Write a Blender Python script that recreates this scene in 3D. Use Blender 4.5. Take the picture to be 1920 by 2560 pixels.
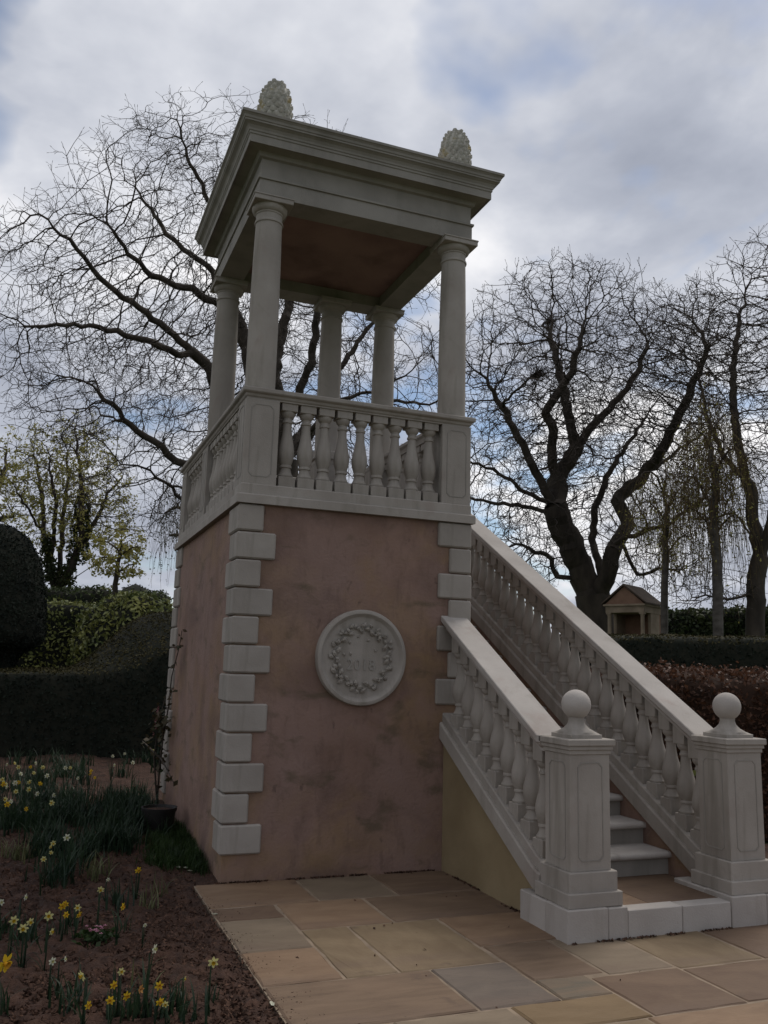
import bpy, bmesh, math, random
import numpy as np
from mathutils import Vector, Matrix
for _o in list(bpy.data.objects): bpy.data.objects.remove(_o, do_unlink=True)
scene = bpy.context.scene
COL = scene.collection

# ------------------------------------------------------------------ camera
CAM = np.array([-1.34040, -6.67779, 1.61469])
FWD = np.array([0.35502871, 0.91844895, 0.17437356])
RGT = np.array([0.93056593, -0.36504533, 0.02808846])
UPV = np.array([-0.08945208, -0.15229388, 0.98427887])
FPX = 2170.385                                    # focal length for a picture 2560 high
cd = bpy.data.cameras.new('camera'); cam = bpy.data.objects.new('camera', cd); COL.objects.link(cam)
cd.sensor_fit = 'VERTICAL'; cd.sensor_height = 36.0; cd.lens = FPX / 2560 * 36.0
cd.clip_start = 0.05; cd.clip_end = 2000
m = Matrix.Identity(4)
for i in range(3):
    m[i][0] = RGT[i]; m[i][1] = UPV[i]; m[i][2] = -FWD[i]; m[i][3] = CAM[i]
cam.matrix_world = m
scene.camera = cam

# ------------------------------------------------------------------ sky and sun
SUN_EL, SUN_AZ = math.radians(56), math.radians(58)     # behind the tower, veiled by cloud
world = bpy.data.worlds.new('World'); scene.world = world; world.use_nodes = True
nt = world.node_tree; nt.nodes.clear()
def wn(t, **k):
    n = nt.nodes.new(t)
    for a, b in k.items(): setattr(n, a, b)
    return n
L_ = nt.links.new
wout = wn('ShaderNodeOutputWorld'); bg = wn('ShaderNodeBackground'); bg.inputs['Strength'].default_value = 0.1
L_(bg.outputs[0], wout.inputs[0])
sky = wn('ShaderNodeTexSky', sky_type='NISHITA'); sky.sun_disc = False
sky.sun_elevation = SUN_EL; sky.sun_rotation = SUN_AZ; sky.air_density = 1.0; sky.dust_density = 0.6
tc = wn('ShaderNodeTexCoord'); sx = wn('ShaderNodeSeparateXYZ'); L_(tc.outputs['Generated'], sx.inputs[0])
def mth(op, a, b=None, clamp=False):
    n = wn('ShaderNodeMath', operation=op); n.use_clamp = clamp
    for i, v in enumerate((a, b)):
        if v is None: continue
        if isinstance(v, (int, float)): n.inputs[i].default_value = v
        else: L_(v, n.inputs[i])
    return n.outputs[0]
zz = mth('ADD', mth('MAXIMUM', sx.outputs['Z'], 0.0), 0.30)
cb = wn('ShaderNodeCombineXYZ'); L_(mth('DIVIDE', sx.outputs['X'], zz), cb.inputs[0]); L_(mth('DIVIDE', sx.outputs['Y'], zz), cb.inputs[1])
cb.inputs[2].default_value = 0.0
mp = wn('ShaderNodeMapping'); mp.inputs['Location'].default_value = (11.3, 5.2, 0.4); L_(cb.outputs[0], mp.inputs[0])
def noise(scale, detail, rough, dist, vec):
    n = wn('ShaderNodeTexNoise'); n.inputs['Scale'].default_value = scale; n.inputs['Detail'].default_value = detail
    n.inputs['Roughness'].default_value = rough; n.inputs['Distortion'].default_value = dist; L_(vec, n.inputs['Vector'])
    return n.outputs['Fac']
def ramp(fac, stops):
    r = wn('ShaderNodeValToRGB'); L_(fac, r.inputs[0]); e = r.color_ramp.elements
    while len(e) < len(stops): e.new(0.5)
    for el, (p, c) in zip(e, stops): el.position = p; el.color = (*c, 1)
    return r.outputs[0]
n1 = noise(0.95, 5, 0.50, 0.25, mp.outputs[0]); n2 = noise(2.3, 6, 0.55, 0.15, mp.outputs[0])
nn = mth('ADD', mth('MULTIPLY', n1, 0.54), mth('MULTIPLY', n2, 0.46))
cl = ramp(nn, [(0.37, (3.3, 3.6, 4.4)), (0.45, (4.8, 5.1, 5.9)), (0.52, (7.0, 7.2, 7.8)), (0.59, (10.4, 10.3, 10.4))])
mp2 = wn('ShaderNodeMapping'); mp2.inputs['Location'].default_value = (13.3, 2.2, 1.4); L_(cb.outputs[0], mp2.inputs[0])
gap = noise(1.5, 5, 0.55, 0.2, mp2.outputs[0])
gm = ramp(gap, [(0.545, (0, 0, 0)), (0.62, (.95, .95, .95))])
mix = wn('ShaderNodeMix', data_type='RGBA'); L_(gm, mix.inputs[0]); L_(cl, mix.inputs[6]); L_(sky.outputs[0], mix.inputs[7])
L_(mix.outputs[2], bg.inputs['Color'])
sd = bpy.data.lights.new('sun', 'SUN'); sd.energy = 2.0; sd.angle = math.radians(25); sd.color = (1, 0.95, 0.88)
sun = bpy.data.objects.new('sun', sd); COL.objects.link(sun); sun.location = (0, 0, 30)
sdir = Vector((math.sin(SUN_AZ) * math.cos(SUN_EL), math.cos(SUN_AZ) * math.cos(SUN_EL), math.sin(SUN_EL)))
sun.rotation_euler = sdir.to_track_quat('Z', 'Y').to_euler()
vs = scene.view_settings; vs.view_transform = 'Standard'; vs.look = 'None'; vs.exposure = 0.0; vs.gamma = 1.0; vs.use_curve_mapping = False
scene.cycles.max_bounces = 6

# ------------------------------------------------------------------ helpers
rng = np.random.default_rng(7); random.seed(7)
def ray(u, v):
    d = FWD * FPX + RGT * (u - 960) - UPV * (v - 1280)
    return d / np.linalg.norm(d)
def at(u, v, dist):
    """the point seen at (u, v) of the 1920x2560 photograph at that horizontal distance"""
    r = ray(u, v); return CAM + r * (dist / math.hypot(r[0], r[1]))
def ground(u, v, z=0.0):
    r = ray(u, v); return CAM + r * ((z - CAM[2]) / r[2])

class MB:
    def __init__(s): s.v = []; s.f = []; s.n = 0
    def add(s, v, f):
        v = np.asarray(v, float).reshape(-1, 3); s.v.append(v); n = s.n
        s.f.extend([tuple(int(i) + n for i in q) for q in f]); s.n += len(v); return s
    def verts(s): return np.concatenate(s.v) if s.v else np.zeros((0, 3))
    def box(s, x0, x1, y0, y1, z0, z1, ch=0.0):
        if ch <= 0:
            v = [(x, y, z) for x in (x0, x1) for y in (y0, y1) for z in (z0, z1)]
            return s.add(v, [(0, 1, 3, 2), (4, 6, 7, 5), (0, 4, 5, 1), (2, 3, 7, 6), (0, 2, 6, 4), (1, 5, 7, 3)])
        lo, hi = (x0, y0, z0), (x1, y1, z1); v = []; idx = {}
        for c in [(a, b, d) for a in (0, 1) for b in (0, 1) for d in (0, 1)]:
            for ax in range(3):
                p = [(hi[k] if c[k] else lo[k]) + (0 if k == ax else (-ch if c[k] else ch)) for k in range(3)]
                idx[c, ax] = len(v); v.append(p)
        f = []
        def cc(ax, sg, b, d):
            o = [0, 0, 0]; o[ax] = sg; k = [i for i in range(3) if i != ax]; o[k[0]] = b; o[k[1]] = d; return tuple(o)
        for ax in range(3):
            for sg in (0, 1): f.append([idx[cc(ax, sg, b, d), ax] for b, d in ((0, 0), (0, 1), (1, 1), (1, 0))])
        for e in range(3):
            a, b = [i for i in range(3) if i != e]
            for sa in (0, 1):
                for sb in (0, 1):
                    c0 = [0, 0, 0]; c0[a] = sa; c0[b] = sb; c1 = list(c0); c1[e] = 1
                    f.append([idx[tuple(c0), a], idx[tuple(c1), a], idx[tuple(c1), b], idx[tuple(c0), b]])
        for c in [(a, b, d) for a in (0, 1) for b in (0, 1) for d in (0, 1)]: f.append([idx[c, k] for k in range(3)])
        return s.add(v, f)
    def lathe(s, prof, cx=0, cy=0, cz=0, n=20, cap=True):
        v = []; f = []; k = len(prof)
        for r, z in prof:
            for i in range(n):
                a = 2 * math.pi * i / n; v.append((cx + r * math.cos(a), cy + r * math.sin(a), cz + z))
        for j in range(k - 1):
            for i in range(n): f.append((j * n + i, j * n + (i + 1) % n, (j + 1) * n + (i + 1) % n, (j + 1) * n + i))
        if cap: f.append(tuple(range(n))[::-1]); f.append(tuple((k - 1) * n + i for i in range(n)))
        return s.add(v, f)
    def sweep(s, prof, path, closed=False):
        """closed profile of (out, z) carried along a plan path; 'out' is to the right of the path"""
        P = [np.array(p, float) for p in path]; n = len(P); k = len(prof); v = []; f = []
        for i in range(n):
            d0 = P[i] - P[i - 1] if (closed or i > 0) else P[1] - P[0]
            d1 = P[(i + 1) % n] - P[i] if (closed or i < n - 1) else P[i] - P[i - 1]
            d0 = d0 / np.linalg.norm(d0); d1 = d1 / np.linalg.norm(d1)
            n0 = np.array([d0[1], -d0[0]]); n1_ = np.array([d1[1], -d1[0]]); mm = n0 + n1_; mm = mm / (mm @ n0)
            for o, z in prof: q = P[i] + mm * o; v.append((q[0], q[1], z))
        for i in range(n if closed else n - 1):
            a, b = i * k, ((i + 1) % n) * k
            for j in range(k): f.append((a + j, a + (j + 1) % k, b + (j + 1) % k, b + j))
        if not closed: f.append(tuple(range(k))); f.append(tuple((n - 1) * k + j for j in range(k))[::-1])
        return s.add(v, f)
    def slope(s, prof, path):
        """closed profile of (x, dz) carried along (y, z) points"""
        k = len(prof); v = []; f = []
        for y, z in path:
            for x, dz in prof: v.append((x, y, z + dz))
        for i in range(len(path) - 1):
            for j in range(k): f.append((i * k + j, i * k + (j + 1) % k, (i + 1) * k + (j + 1) % k, (i + 1) * k + j))
        f.append(tuple(range(k))); f.append(tuple((len(path) - 1) * k + j for j in range(k))[::-1])
        return s.add(v, f)
    def tube(s, pts, rads, n=6):
        P = np.asarray(pts, float); k = len(P); v = []; f = []
        for i in range(k):
            d = P[min(i + 1, k - 1)] - P[max(i - 1, 0)]; d = d / (np.linalg.norm(d) + 1e-9)
            a = np.cross(d, [0, 0, 1] if abs(d[2]) < .9 else [1, 0, 0]); a /= np.linalg.norm(a); b = np.cross(d, a)
            for j in range(n):
                t = 2 * math.pi * j / n; v.append(P[i] + rads[i] * (a * math.cos(t) + b * math.sin(t)))
        for i in range(k - 1):
            for j in range(n): f.append((i * n + j, i * n + (j + 1) % n, (i + 1) * n + (j + 1) % n, (i + 1) * n + j))
        f.append(tuple(range(n))[::-1]); f.append(tuple((k - 1) * n + j for j in range(n)))
        return s.add(v, f)

WP = {}                                              # world position of each object's origin
def mesh_from(name, v, f, mat, smooth=False, recalc=True):
    me = bpy.data.meshes.new(name)
    if isinstance(f, np.ndarray):
        nv, nf, k = len(v), len(f), f.shape[1]
        me.vertices.add(nv); me.vertices.foreach_set('co', np.asarray(v, np.float32).ravel())
        me.loops.add(nf * k); me.loops.foreach_set('vertex_index', f.astype(np.int32).ravel())
        me.polygons.add(nf); me.polygons.foreach_set('loop_start', np.arange(0, nf * k, k, dtype=np.int32))
        me.update(calc_edges=True)
    else:
        me.from_pydata([tuple(p) for p in v], [], f)
        if recalc:
            bm = bmesh.new(); bm.from_mesh(me); bmesh.ops.recalc_face_normals(bm, faces=bm.faces); bm.to_mesh(me); bm.free()
    if mat is not None: me.materials.append(mat)
    if smooth:
        me.polygons.foreach_set('use_smooth', np.ones(len(me.polygons), bool))
        if smooth != 'all' and len(me.edges) < 60000:
            bm = bmesh.new(); bm.from_mesh(me)
            for e in bm.edges:
                if len(e.link_faces) == 2 and e.calc_face_angle(0) > 0.7: e.smooth = False
            bm.to_mesh(me); bm.free()
    return me
def place(name, me, loc, parent=None):
    o = bpy.data.objects.new(name, me); COL.objects.link(o); loc = np.array(loc, float); WP[o.name] = loc
    if parent is not None: o.parent = parent; o.location = loc - WP[parent.name]
    else: o.location = loc
    return o
def mk(name, mb, mat, parent=None, smooth=False, faces=None, recalc=True):
    v = mb.verts() if isinstance(mb, MB) else np.asarray(mb, float); f = mb.f if isinstance(mb, MB) else faces
    lo, hi = v.min(0), v.max(0); org = np.array([(lo[0] + hi[0]) / 2, (lo[1] + hi[1]) / 2, lo[2]])
    return place(name, mesh_from(name, v - org, f, mat, smooth, recalc), org, parent)
def tag(o, label=None, cat=None, group=None, kind=None):
    for k, v in (('label', label), ('category', cat), ('group', group), ('kind', kind)):
        if v: o[k] = v
    return o
def thing(name, loc, label, cat, group=None):
    return tag(place(name, None, loc), label, cat, group)

# ------------------------------------------------------------------ materials
def material(name, c1, c2, scale=4.0, detail=6, rough=0.85, bump=0.0, bscale=60, stretch=(1, 1, 1), lo=0.35, hi=0.65,
             extra=None, rnd=0.0, spec=0.3, coord='Object', bdist=0.01, dist=0.0, trans=0.0):
    mt = bpy.data.materials.new(name); mt.use_nodes = True; t = mt.node_tree; t.nodes.clear(); l = t.links.new
    def N(ty, **k):
        n = t.nodes.new(ty)
        for a, b in k.items(): setattr(n, a, b)
        return n
    o = N('ShaderNodeOutputMaterial'); b = N('ShaderNodeBsdfPrincipled'); l(b.outputs[0], o.inputs[0])
    b.inputs['Roughness'].default_value = rough; b.inputs['Specular IOR Level'].default_value = spec
    if coord == 'World':
        g = N('ShaderNodeNewGeometry'); vec = g.outputs['Position']
    else:
        g = N('ShaderNodeTexCoord'); vec = g.outputs['Object']
    oi = N('ShaderNodeObjectInfo')
    mpn = N('ShaderNodeMapping'); l(vec, mpn.inputs[0]); mpn.inputs['Scale'].default_value = stretch
    if coord != 'World':
        ml = N('ShaderNodeVectorMath', operation='SCALE'); ml.inputs[0].default_value = (17, 31, 47); l(oi.outputs['Random'], ml.inputs['Scale']); l(ml.outputs[0], mpn.inputs['Location'])
    def NO(sc, det, ds=0.0, v=None, ro=0.55):
        n = N('ShaderNodeTexNoise'); n.inputs['Scale'].default_value = sc; n.inputs['Detail'].default_value = det; n.inputs['Roughness'].default_value = ro
        n.inputs['Distortion'].default_value = ds; l(v or mpn.outputs[0], n.inputs['Vector']); return n.outputs['Fac']
    def RP(fac, p0, p1, a=(0, 0, 0), c=(1, 1, 1)):
        r = N('ShaderNodeValToRGB'); l(fac, r.inputs[0]); e = r.color_ramp.elements
        e[0].position = p0; e[0].color = (*a, 1); e[1].position = p1; e[1].color = (*c, 1); return r.outputs[0]
    def MX(fac, a, c, mode='MIX'):
        n = N('ShaderNodeMix', data_type='RGBA', blend_type=mode)
        for i, q in ((0, fac), (6, a), (7, c)):
            if isinstance(q, tuple): n.inputs[i].default_value = (*q, 1)
            elif isinstance(q, (int, float)): n.inputs[i].default_value = q
            else: l(q, n.inputs[i])
        return n.outputs[2]
    col = RP(NO(scale, detail, dist), lo, hi, c1, c2)
    if extra:
        for (c, sc, p0, p1, amt, st) in extra:      # stains: colour, scale, thresholds, amount, stretch
            m2 = N('ShaderNodeMapping'); l(vec, m2.inputs[0]); m2.inputs['Scale'].default_value = st; m2.inputs['Location'].default_value = (sc * 3.7, sc, 2.1)
            k = RP(NO(sc, 6, 0.4, m2.outputs[0], 0.6), p0, p1, (0, 0, 0), (amt,) * 3)
            col = MX(k, col, c)
    if rnd:
        mr = N('ShaderNodeMapRange'); l(oi.outputs['Random'], mr.inputs[0]); mr.inputs[3].default_value = 1 - rnd; mr.inputs[4].default_value = 1 + rnd
        vm = N('ShaderNodeVectorMath', operation='SCALE'); l(col, vm.inputs[0]); l(mr.outputs[0], vm.inputs['Scale']); col = vm.outputs[0]
    l(col, b.inputs['Base Color'])
    if bump:
        bn = N('ShaderNodeBump'); bn.inputs['Strength'].default_value = bump; bn.inputs['Distance'].default_value = bdist
        l(NO(bscale, 4), bn.inputs['Height']); l(bn.outputs[0], b.inputs['Normal'])
    if trans: 
        b.inputs['Transmission Weight'].default_value = 0.0
        tr = N('ShaderNodeBsdfTranslucent'); l(col, tr.inputs[0]); ms = N('ShaderNodeMixShader'); ms.inputs[0].default_value = trans
        l(b.outputs[0], ms.inputs[1]); l(tr.outputs[0], ms.inputs[2]); l(ms.outputs[0], o.inputs[0])
    return mt
M = {}
M['stone'] = material('stone', (.250, .222, .194), (.310, .280, .248), 2.2, 8, .88, .18, 90, extra=[
    ((.165, .146, .118), 1.6, .52, .70, .6, (4, 4, .5)), ((.19, .165, .14), 8, .55, .72, .35, (1, 1, 1)), ((.215, .160, .138), 2.6, .60, .72, .35, (1, 1, 1))], rnd=.05, coord='Object')
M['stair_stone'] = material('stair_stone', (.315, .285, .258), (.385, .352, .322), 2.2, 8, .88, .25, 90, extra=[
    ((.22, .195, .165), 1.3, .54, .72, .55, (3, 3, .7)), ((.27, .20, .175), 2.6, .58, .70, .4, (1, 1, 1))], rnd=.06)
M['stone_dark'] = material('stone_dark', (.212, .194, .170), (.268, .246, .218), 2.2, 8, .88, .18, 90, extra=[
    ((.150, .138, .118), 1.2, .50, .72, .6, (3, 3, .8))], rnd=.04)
M['cone_stone'] = material('cone_stone', (.33, .31, .27), (.41, .39, .345), 9, 6, .9, .2, 120, extra=[((.34, .25, .07), 7, .58, .68, .65, (1, 1, 1))])
M['stucco'] = material('stucco', (.176, .109, .082), (.236, .152, .120), 2.1, 12, .92, .5, 38, coord='World', dist=.8, lo=.32, hi=.68, extra=[
    ((.23, .148, .075), 1.5, .46, .66, .75, (1, 1, 1.2)), ((.235, .160, .138), .9, .48, .66, .6, (1, 1, .8)), ((.098, .062, .054), 1.25, .50, .70, .75, (1, 1, 1.1)), ((.12, .078, .06), 14, .52, .70, .45, (1, 1, .35)), ((.07, .048, .04), 9, .66, .72, .6, (1, 1, .6)), ((.085, .068, .04), 2.6, .57, .68, .6, (1, 1, 2.0))])
M['ochre'] = material('ochre', (.20, .150, .083), (.255, .198, .115), 2.0, 8, .92, .2, 55, coord='World', extra=[
    ((.17, .125, .07), 1.6, .52, .72, .6, (1, 1, 1))])
M['ceiling'] = material('ceiling', (.18, .110, .090), (.235, .148, .122), 1.8, 6, .92, .15, 50, coord='World', extra=[((.075, .042, .034), 1.4, .52, .7, .6, (1, 1, 1))])
M['mortar'] = material('mortar', (.17, .128, .09), (.26, .198, .14), 6, 6, .95, .4, 120, coord='World')
M['soil'] = material('soil', (.026, .0125, .008), (.066, .033, .021), 9, 10, .95, .9, 45, coord='World', bdist=.03, extra=[((.10, .052, .032), 22, .60, .70, .7, (1, 1, 1))])
M['lawn'] = material('lawn', (.035, .06, .015), (.06, .09, .025), 3, 8, .95, .5, 40, coord='World')
M['mulch'] = material('mulch', (.020, .010, .006), (.10, .052, .033), 30, 4, .95, rnd=.2, coord='World')
M['bark'] = material('bark', (.030, .024, .019), (.065, .052, .040), 3, 8, .95, .7, 14, (1, 1, .35), coord='World', bdist=.03)
M['twig'] = material('twig', (.035, .027, .022), (.060, .046, .038), 2, 4, .95, coord='World')
M['birch_bark'] = material('birch_bark', (.045, .038, .032), (.10, .088, .076), 3, 6, .9, .4, 14, (1, 1, 2), coord='World')
M['weeping_twig'] = material('weeping_twig', (.075, .05, .026), (.13, .095, .045), 2, 4, .95, coord='World')
def leafmat(n, a, b, sc=3.0, tr=.25, rough=.6): return material(n, a, b, sc, 5, rough, coord='World', trans=tr, spec=.25)
M['spring_leaf'] = leafmat('spring_leaf', (.18, .17, .04), (.34, .31, .10), 1.2, .45)
M['ivy'] = leafmat('ivy', (.020, .032, .012), (.05, .06, .018), 2)
M['far_leaf'] = leafmat('far_leaf', (.030, .045, .015), (.065, .085, .028), 3, .15)
M['yew'] = leafmat('yew', (.005, .0085, .006), (.012, .018, .010), 2.5, .05, .8)
M['yew_lit_top'] = leafmat('yew_lit_top', (.030, .028, .008), (.055, .045, .014), 2.5, .05, .8)  # lighter olive brown yew: light on the hedge tops put into the colour
M['laurel'] = leafmat('laurel', (.075, .10, .030), (.26, .26, .075), 2.2, .15, .4)
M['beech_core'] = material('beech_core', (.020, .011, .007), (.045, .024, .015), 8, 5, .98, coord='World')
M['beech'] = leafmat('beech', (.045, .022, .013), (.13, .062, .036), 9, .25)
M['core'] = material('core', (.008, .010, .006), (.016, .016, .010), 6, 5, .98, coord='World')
M['blade'] = leafmat('blade', (.011, .024, .013), (.030, .052, .025), 6, .3, .5)
M['blade_pale'] = leafmat('blade_pale', (.06, .07, .028), (.13, .13, .06), 8, .3, .5)
M['grass'] = leafmat('grass', (.012, .027, .006), (.030, .056, .012), 6, .3)
M['petal_pale'] = material('petal_pale', (.46, .44, .16), (.56, .54, .27), 20, 3, .6, trans=.35)
M['petal_white'] = material('petal_white', (.52, .52, .38), (.62, .62, .50), 20, 3, .6, trans=.35)
M['petal_yellow'] = material('petal_yellow', (.50, .32, .012), (.60, .42, .03), 20, 3, .6, trans=.35)
M['trumpet'] = material('trumpet', (.52, .24, .008), (.58, .33, .02), 20, 3, .6, trans=.25)
M['petal_pink'] = material('petal_pink', (.42, .15, .24), (.58, .27, .36), 20, 3, .6, trans=.3)
M['petal_faded'] = material('petal_faded', (.40, .18, .05), (.52, .27, .08), 20, 3, .7, trans=.3)
M['rose_leaf'] = leafmat('rose_leaf', (.028, .035, .014), (.07, .045, .025), 12, .2)
M['rose_bloom'] = material('rose_bloom', (.10, .03, .035), (.22, .08, .085), 30, 3, .7, trans=.2)
M['pot'] = material('pot', (.007, .006, .006), (.014, .012, .011), 8, 4, .6)
M['roof_tile'] = material('roof_tile', (.05, .036, .027), (.085, .06, .043), 8, 6, .9, .4, 30, coord='World')
M['old_stone'] = material('old_stone', (.17, .13, .09), (.25, .195, .14), 3, 6, .9, .2, 40, coord='World')
M['pink_brick'] = material('pink_brick', (.155, .09, .06), (.21, .125, .085), 4, 6, .9, .2, 40, coord='World')
def slab_mat(i, a, b, st): return material('sandstone', a, b, 3.2, 10, .8, .45, 30, st, .3, .7, coord='Object', dist=.9, spec=.35, bdist=.006, extra=[
    ((.085, .055, .038), 4.5, .60, .70, .75, (1, 1, 1)), ((.12, .08, .058), 1.1, .50, .68, .55, (1, 1.6, 1)), ((.05, .033, .024), 16, .68, .73, .8, (1, 1, 1)), (tuple(min(1, x * 1.35) for x in b), 1.8, .58, .75, .45, (.6, 1.6, 1))])
SL = [slab_mat(0, (0.154, 0.095, 0.056), (0.198, 0.129, 0.078), (1, 3, 1)), slab_mat(1, (0.136, 0.101, 0.067), (0.177, 0.133, 0.089), (1, 2, 1)),
      slab_mat(2, (0.106, 0.068, 0.042), (0.157, 0.104, 0.066), (.8, 4, 1)), slab_mat(3, (0.136, 0.093, 0.052), (0.177, 0.127, 0.074), (2, 1, 1)),
      slab_mat(4, (0.099, 0.077, 0.062), (0.130, 0.101, 0.078), (1, 3, 1)), slab_mat(5, (0.130, 0.083, 0.039), (0.164, 0.110, 0.058), (1, 3, 1)),
      slab_mat(6, (0.098, 0.059, 0.037), (0.128, 0.082, 0.051), (1, 1.5, 1)), slab_mat(7, (0.096, 0.081, 0.059), (0.144, 0.101, 0.066), (1, 4, 1))]

# ------------------------------------------------------------------ ground and paving
def hsoil(x, y):
    x = np.asarray(x, float); y = np.asarray(y, float)
    e = np.clip((-0.145 - x) / .5, 0, 1); up = np.clip((y + .1) / 3.0, 0, 1)
    h = -.012 + .045 * e * np.clip((y + 9) / 3, 0, 1) + .12 * up
    return np.where(x > -0.145, np.where(y > 0, np.minimum(h, .005 + .12 * up), h), h)
g = MB()
n = 40; xs = np.concatenate([[-900, -300, -100, -40], np.linspace(-20, 45, n), [100, 300, 900]]); ys = np.concatenate([[-300, -60, -20], np.linspace(-10, 60, n), [120, 300, 900]])
V = [(x, y, -.12) for y in ys for x in xs]; nx = len(xs)
g.add(V, [(j * nx + i, j * nx + i + 1, (j + 1) * nx + i + 1, (j + 1) * nx + i) for j in range(len(ys) - 1) for i in range(nx - 1)])
tag(mk('ground', g, M['lawn']), kind='structure')
# flower bed: raked soil, rising gently towards the hedge
xs = np.concatenate([np.linspace(-7, -2.6, 30), np.linspace(-2.55, .30, 150)]); ys = np.concatenate([np.linspace(-6.5, -4.2, 20), np.linspace(-4.17, 2, 200), np.linspace(2.06, 9.5, 90)])
X, Y = np.meshgrid(xs, ys)
def fbm(x, y, sc, seed):
    r = np.random.default_rng(seed); z = np.zeros_like(x)
    for k in range(28):
        a = r.uniform(0, 6.283); f = sc * r.uniform(.5, 1.8); z += np.sin((x * math.cos(a) + y * math.sin(a)) * f + r.uniform(0, 6.28))
    return z / 5.3
Z = hsoil(X, Y) + .011 * fbm(X, Y, 22, 1) * np.clip((-.16 - X) / .15, 0.2, 1) + .010 * fbm(X, Y, 55, 2) * np.clip((-.15 - X) / .1, 0.3, 1) + .014 * fbm(X, Y, 4, 3) * np.clip((-.145 - X) / .3, 0, 1) + rng.normal(0, .0035, X.shape)
Z = np.where(X > -.15, np.where(Y < .04, -.06, Z), Z)
nx = len(xs)
idx = np.arange(X.size).reshape(X.shape)
F = np.stack([idx[:-1, :-1], idx[:-1, 1:], idx[1:, 1:], idx[1:, :-1]], -1).reshape(-1, 4)
bed = mk('flower_bed', np.stack([X, Y, Z], -1).reshape(-1, 3), M['soil'], faces=F, smooth='all'); tag(bed, kind='structure')
# paving: a mortar bed and sandstone flags laid in courses
pv = mk('paving', MB().box(-.145, 7.5, -7.5, .06, -.075, -.0035), M['mortar']); tag(pv, kind='structure')
flags = [(-.145, .62, -.59, .045, 0), (.62, 1.215, -.59, .045, 1), (1.215, 1.87, -.59, .045, 2), (-.145, .30, -.90, -.59, 6), (-.145, .30, -1.53, -.90, 1),
         (-.145, .30, -2.07, -1.53, 0), (.30, .93, -1.195, -.59, 0), (.93, 1.87, -1.195, -.59, 2), (.30, .61, -2.07, -1.195, 3), (.61, 1.23, -2.07, -1.195, 3),
         (1.23, 1.87, -1.79, -1.195, 0), (-.145, .78, -2.66, -2.07, 2), (.78, 1.24, -2.66, -2.07, 4), (1.24, 1.69, -2.385, -1.79, 2), (1.24, 1.555, -2.66, -2.385, 7),
         (1.69, 2.14, -2.42, -1.79, 1), (1.555, 2.14, -2.97, -2.42, 6), (.935, 1.555, -2.97, -2.66, 5), (.32, .935, -2.97, -2.66, 1), (-.145, .32, -2.97, -2.66, 0),
         (2.14, 2.75, -2.45, -1.80, 3), (2.14, 3.05, -2.96, -2.45, 6), (2.75, 3.35, -2.45, -1.80, 6), (3.05, 3.95, -2.96, -2.45, 0), (3.35, 3.95, -2.45, -1.60, 0)]
y = -2.97
for r_ in range(8):
    h = (.6, .45, .6, .3)[r_ % 4]; x = -.145
    while x < 5.2:
        w = (.9, .6, .75, .45)[(r_ * 3 + int(x * 7)) % 4]; flags.append((x, x + w, y - h, y, (r_ * 5 + int(x * 11)) % 8)); x += w
    y -= h
for y0 in (-2.96, -2.3): 
    for x0 in (3.95, 4.7): flags.append((x0, x0 + .75, y0, y0 + .6, int(abs(y0 * 7) + x0) % 4))
for k, (x0, x1, y0, y1, c) in enumerate(flags):
    j = .0085; b = MB(); dz = (rng.random() - .5) * .005
    # riven edges: a ring of jittered points, a second ring set in for the worn arris
    nx_, ny_ = max(3, int((x1 - x0) / .09)), max(3, int((y1 - y0) / .09))
    per = [(x0 + j + (x1 - x0 - 2 * j) * t / nx_, y0 + j) for t in range(nx_)] + [(x1 - j, y0 + j + (y1 - y0 - 2 * j) * t / ny_) for t in range(ny_)] + \
          [(x1 - j - (x1 - x0 - 2 * j) * t / nx_, y1 - j) for t in range(nx_)] + [(x0 + j, y1 - j - (y1 - y0 - 2 * j) * t / ny_) for t in range(ny_)]
    per = np.array(per); cen = per.mean(0); q = len(per)
    per = per + rng.normal(0, .0022, per.shape); inn = per + (cen - per) / np.linalg.norm(cen - per, axis=1)[:, None] * .011
    zt = dz + rng.normal(0, .0012, q)
    v = [(p[0], p[1], -.05) for p in per] + [(p[0], p[1], -.004 + z) for p, z in zip(per, zt)] + [(p[0], p[1], .003 + z) for p, z in zip(inn, zt)]
    f = [(i, (i + 1) % q, q + (i + 1) % q, q + i) for i in range(q)] + [(q + i, q + (i + 1) % q, 2 * q + (i + 1) % q, 2 * q + i) for i in range(q)] + [tuple(range(2 * q, 3 * q))]
    b.add(v, f); mk('paving_slab', b, SL[c], pv)

xs = np.linspace(3.42, 7.5, 60); ys = np.linspace(-1.62, .2, 40); X, Y = np.meshgrid(xs, ys); Z = .012 + .010 * fbm(X, Y, 22, 5) + .007 * fbm(X, Y, 50, 6); idx = np.arange(X.size).reshape(X.shape)
tag(mk('border_bed', np.stack([X, Y, Z], -1).reshape(-1, 3), M['soil'], faces=np.stack([idx[:-1, :-1], idx[:-1, 1:], idx[1:, 1:], idx[1:, :-1]], -1).reshape(-1, 4), smooth='all'), kind='structure')
# ------------------------------------------------------------------ the tower
TW, TD = 2.1, 3.46
tower = thing('garden_tower', (1.05, 1.73, 0), 'tall square garden tower of pink render and pale stone with columned roofed balcony', 'tower')
wall = mk('wall', MB().box(.05, 2.05, .05, 3.41, -.08, 2.856), M['stucco'], tower)
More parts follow.
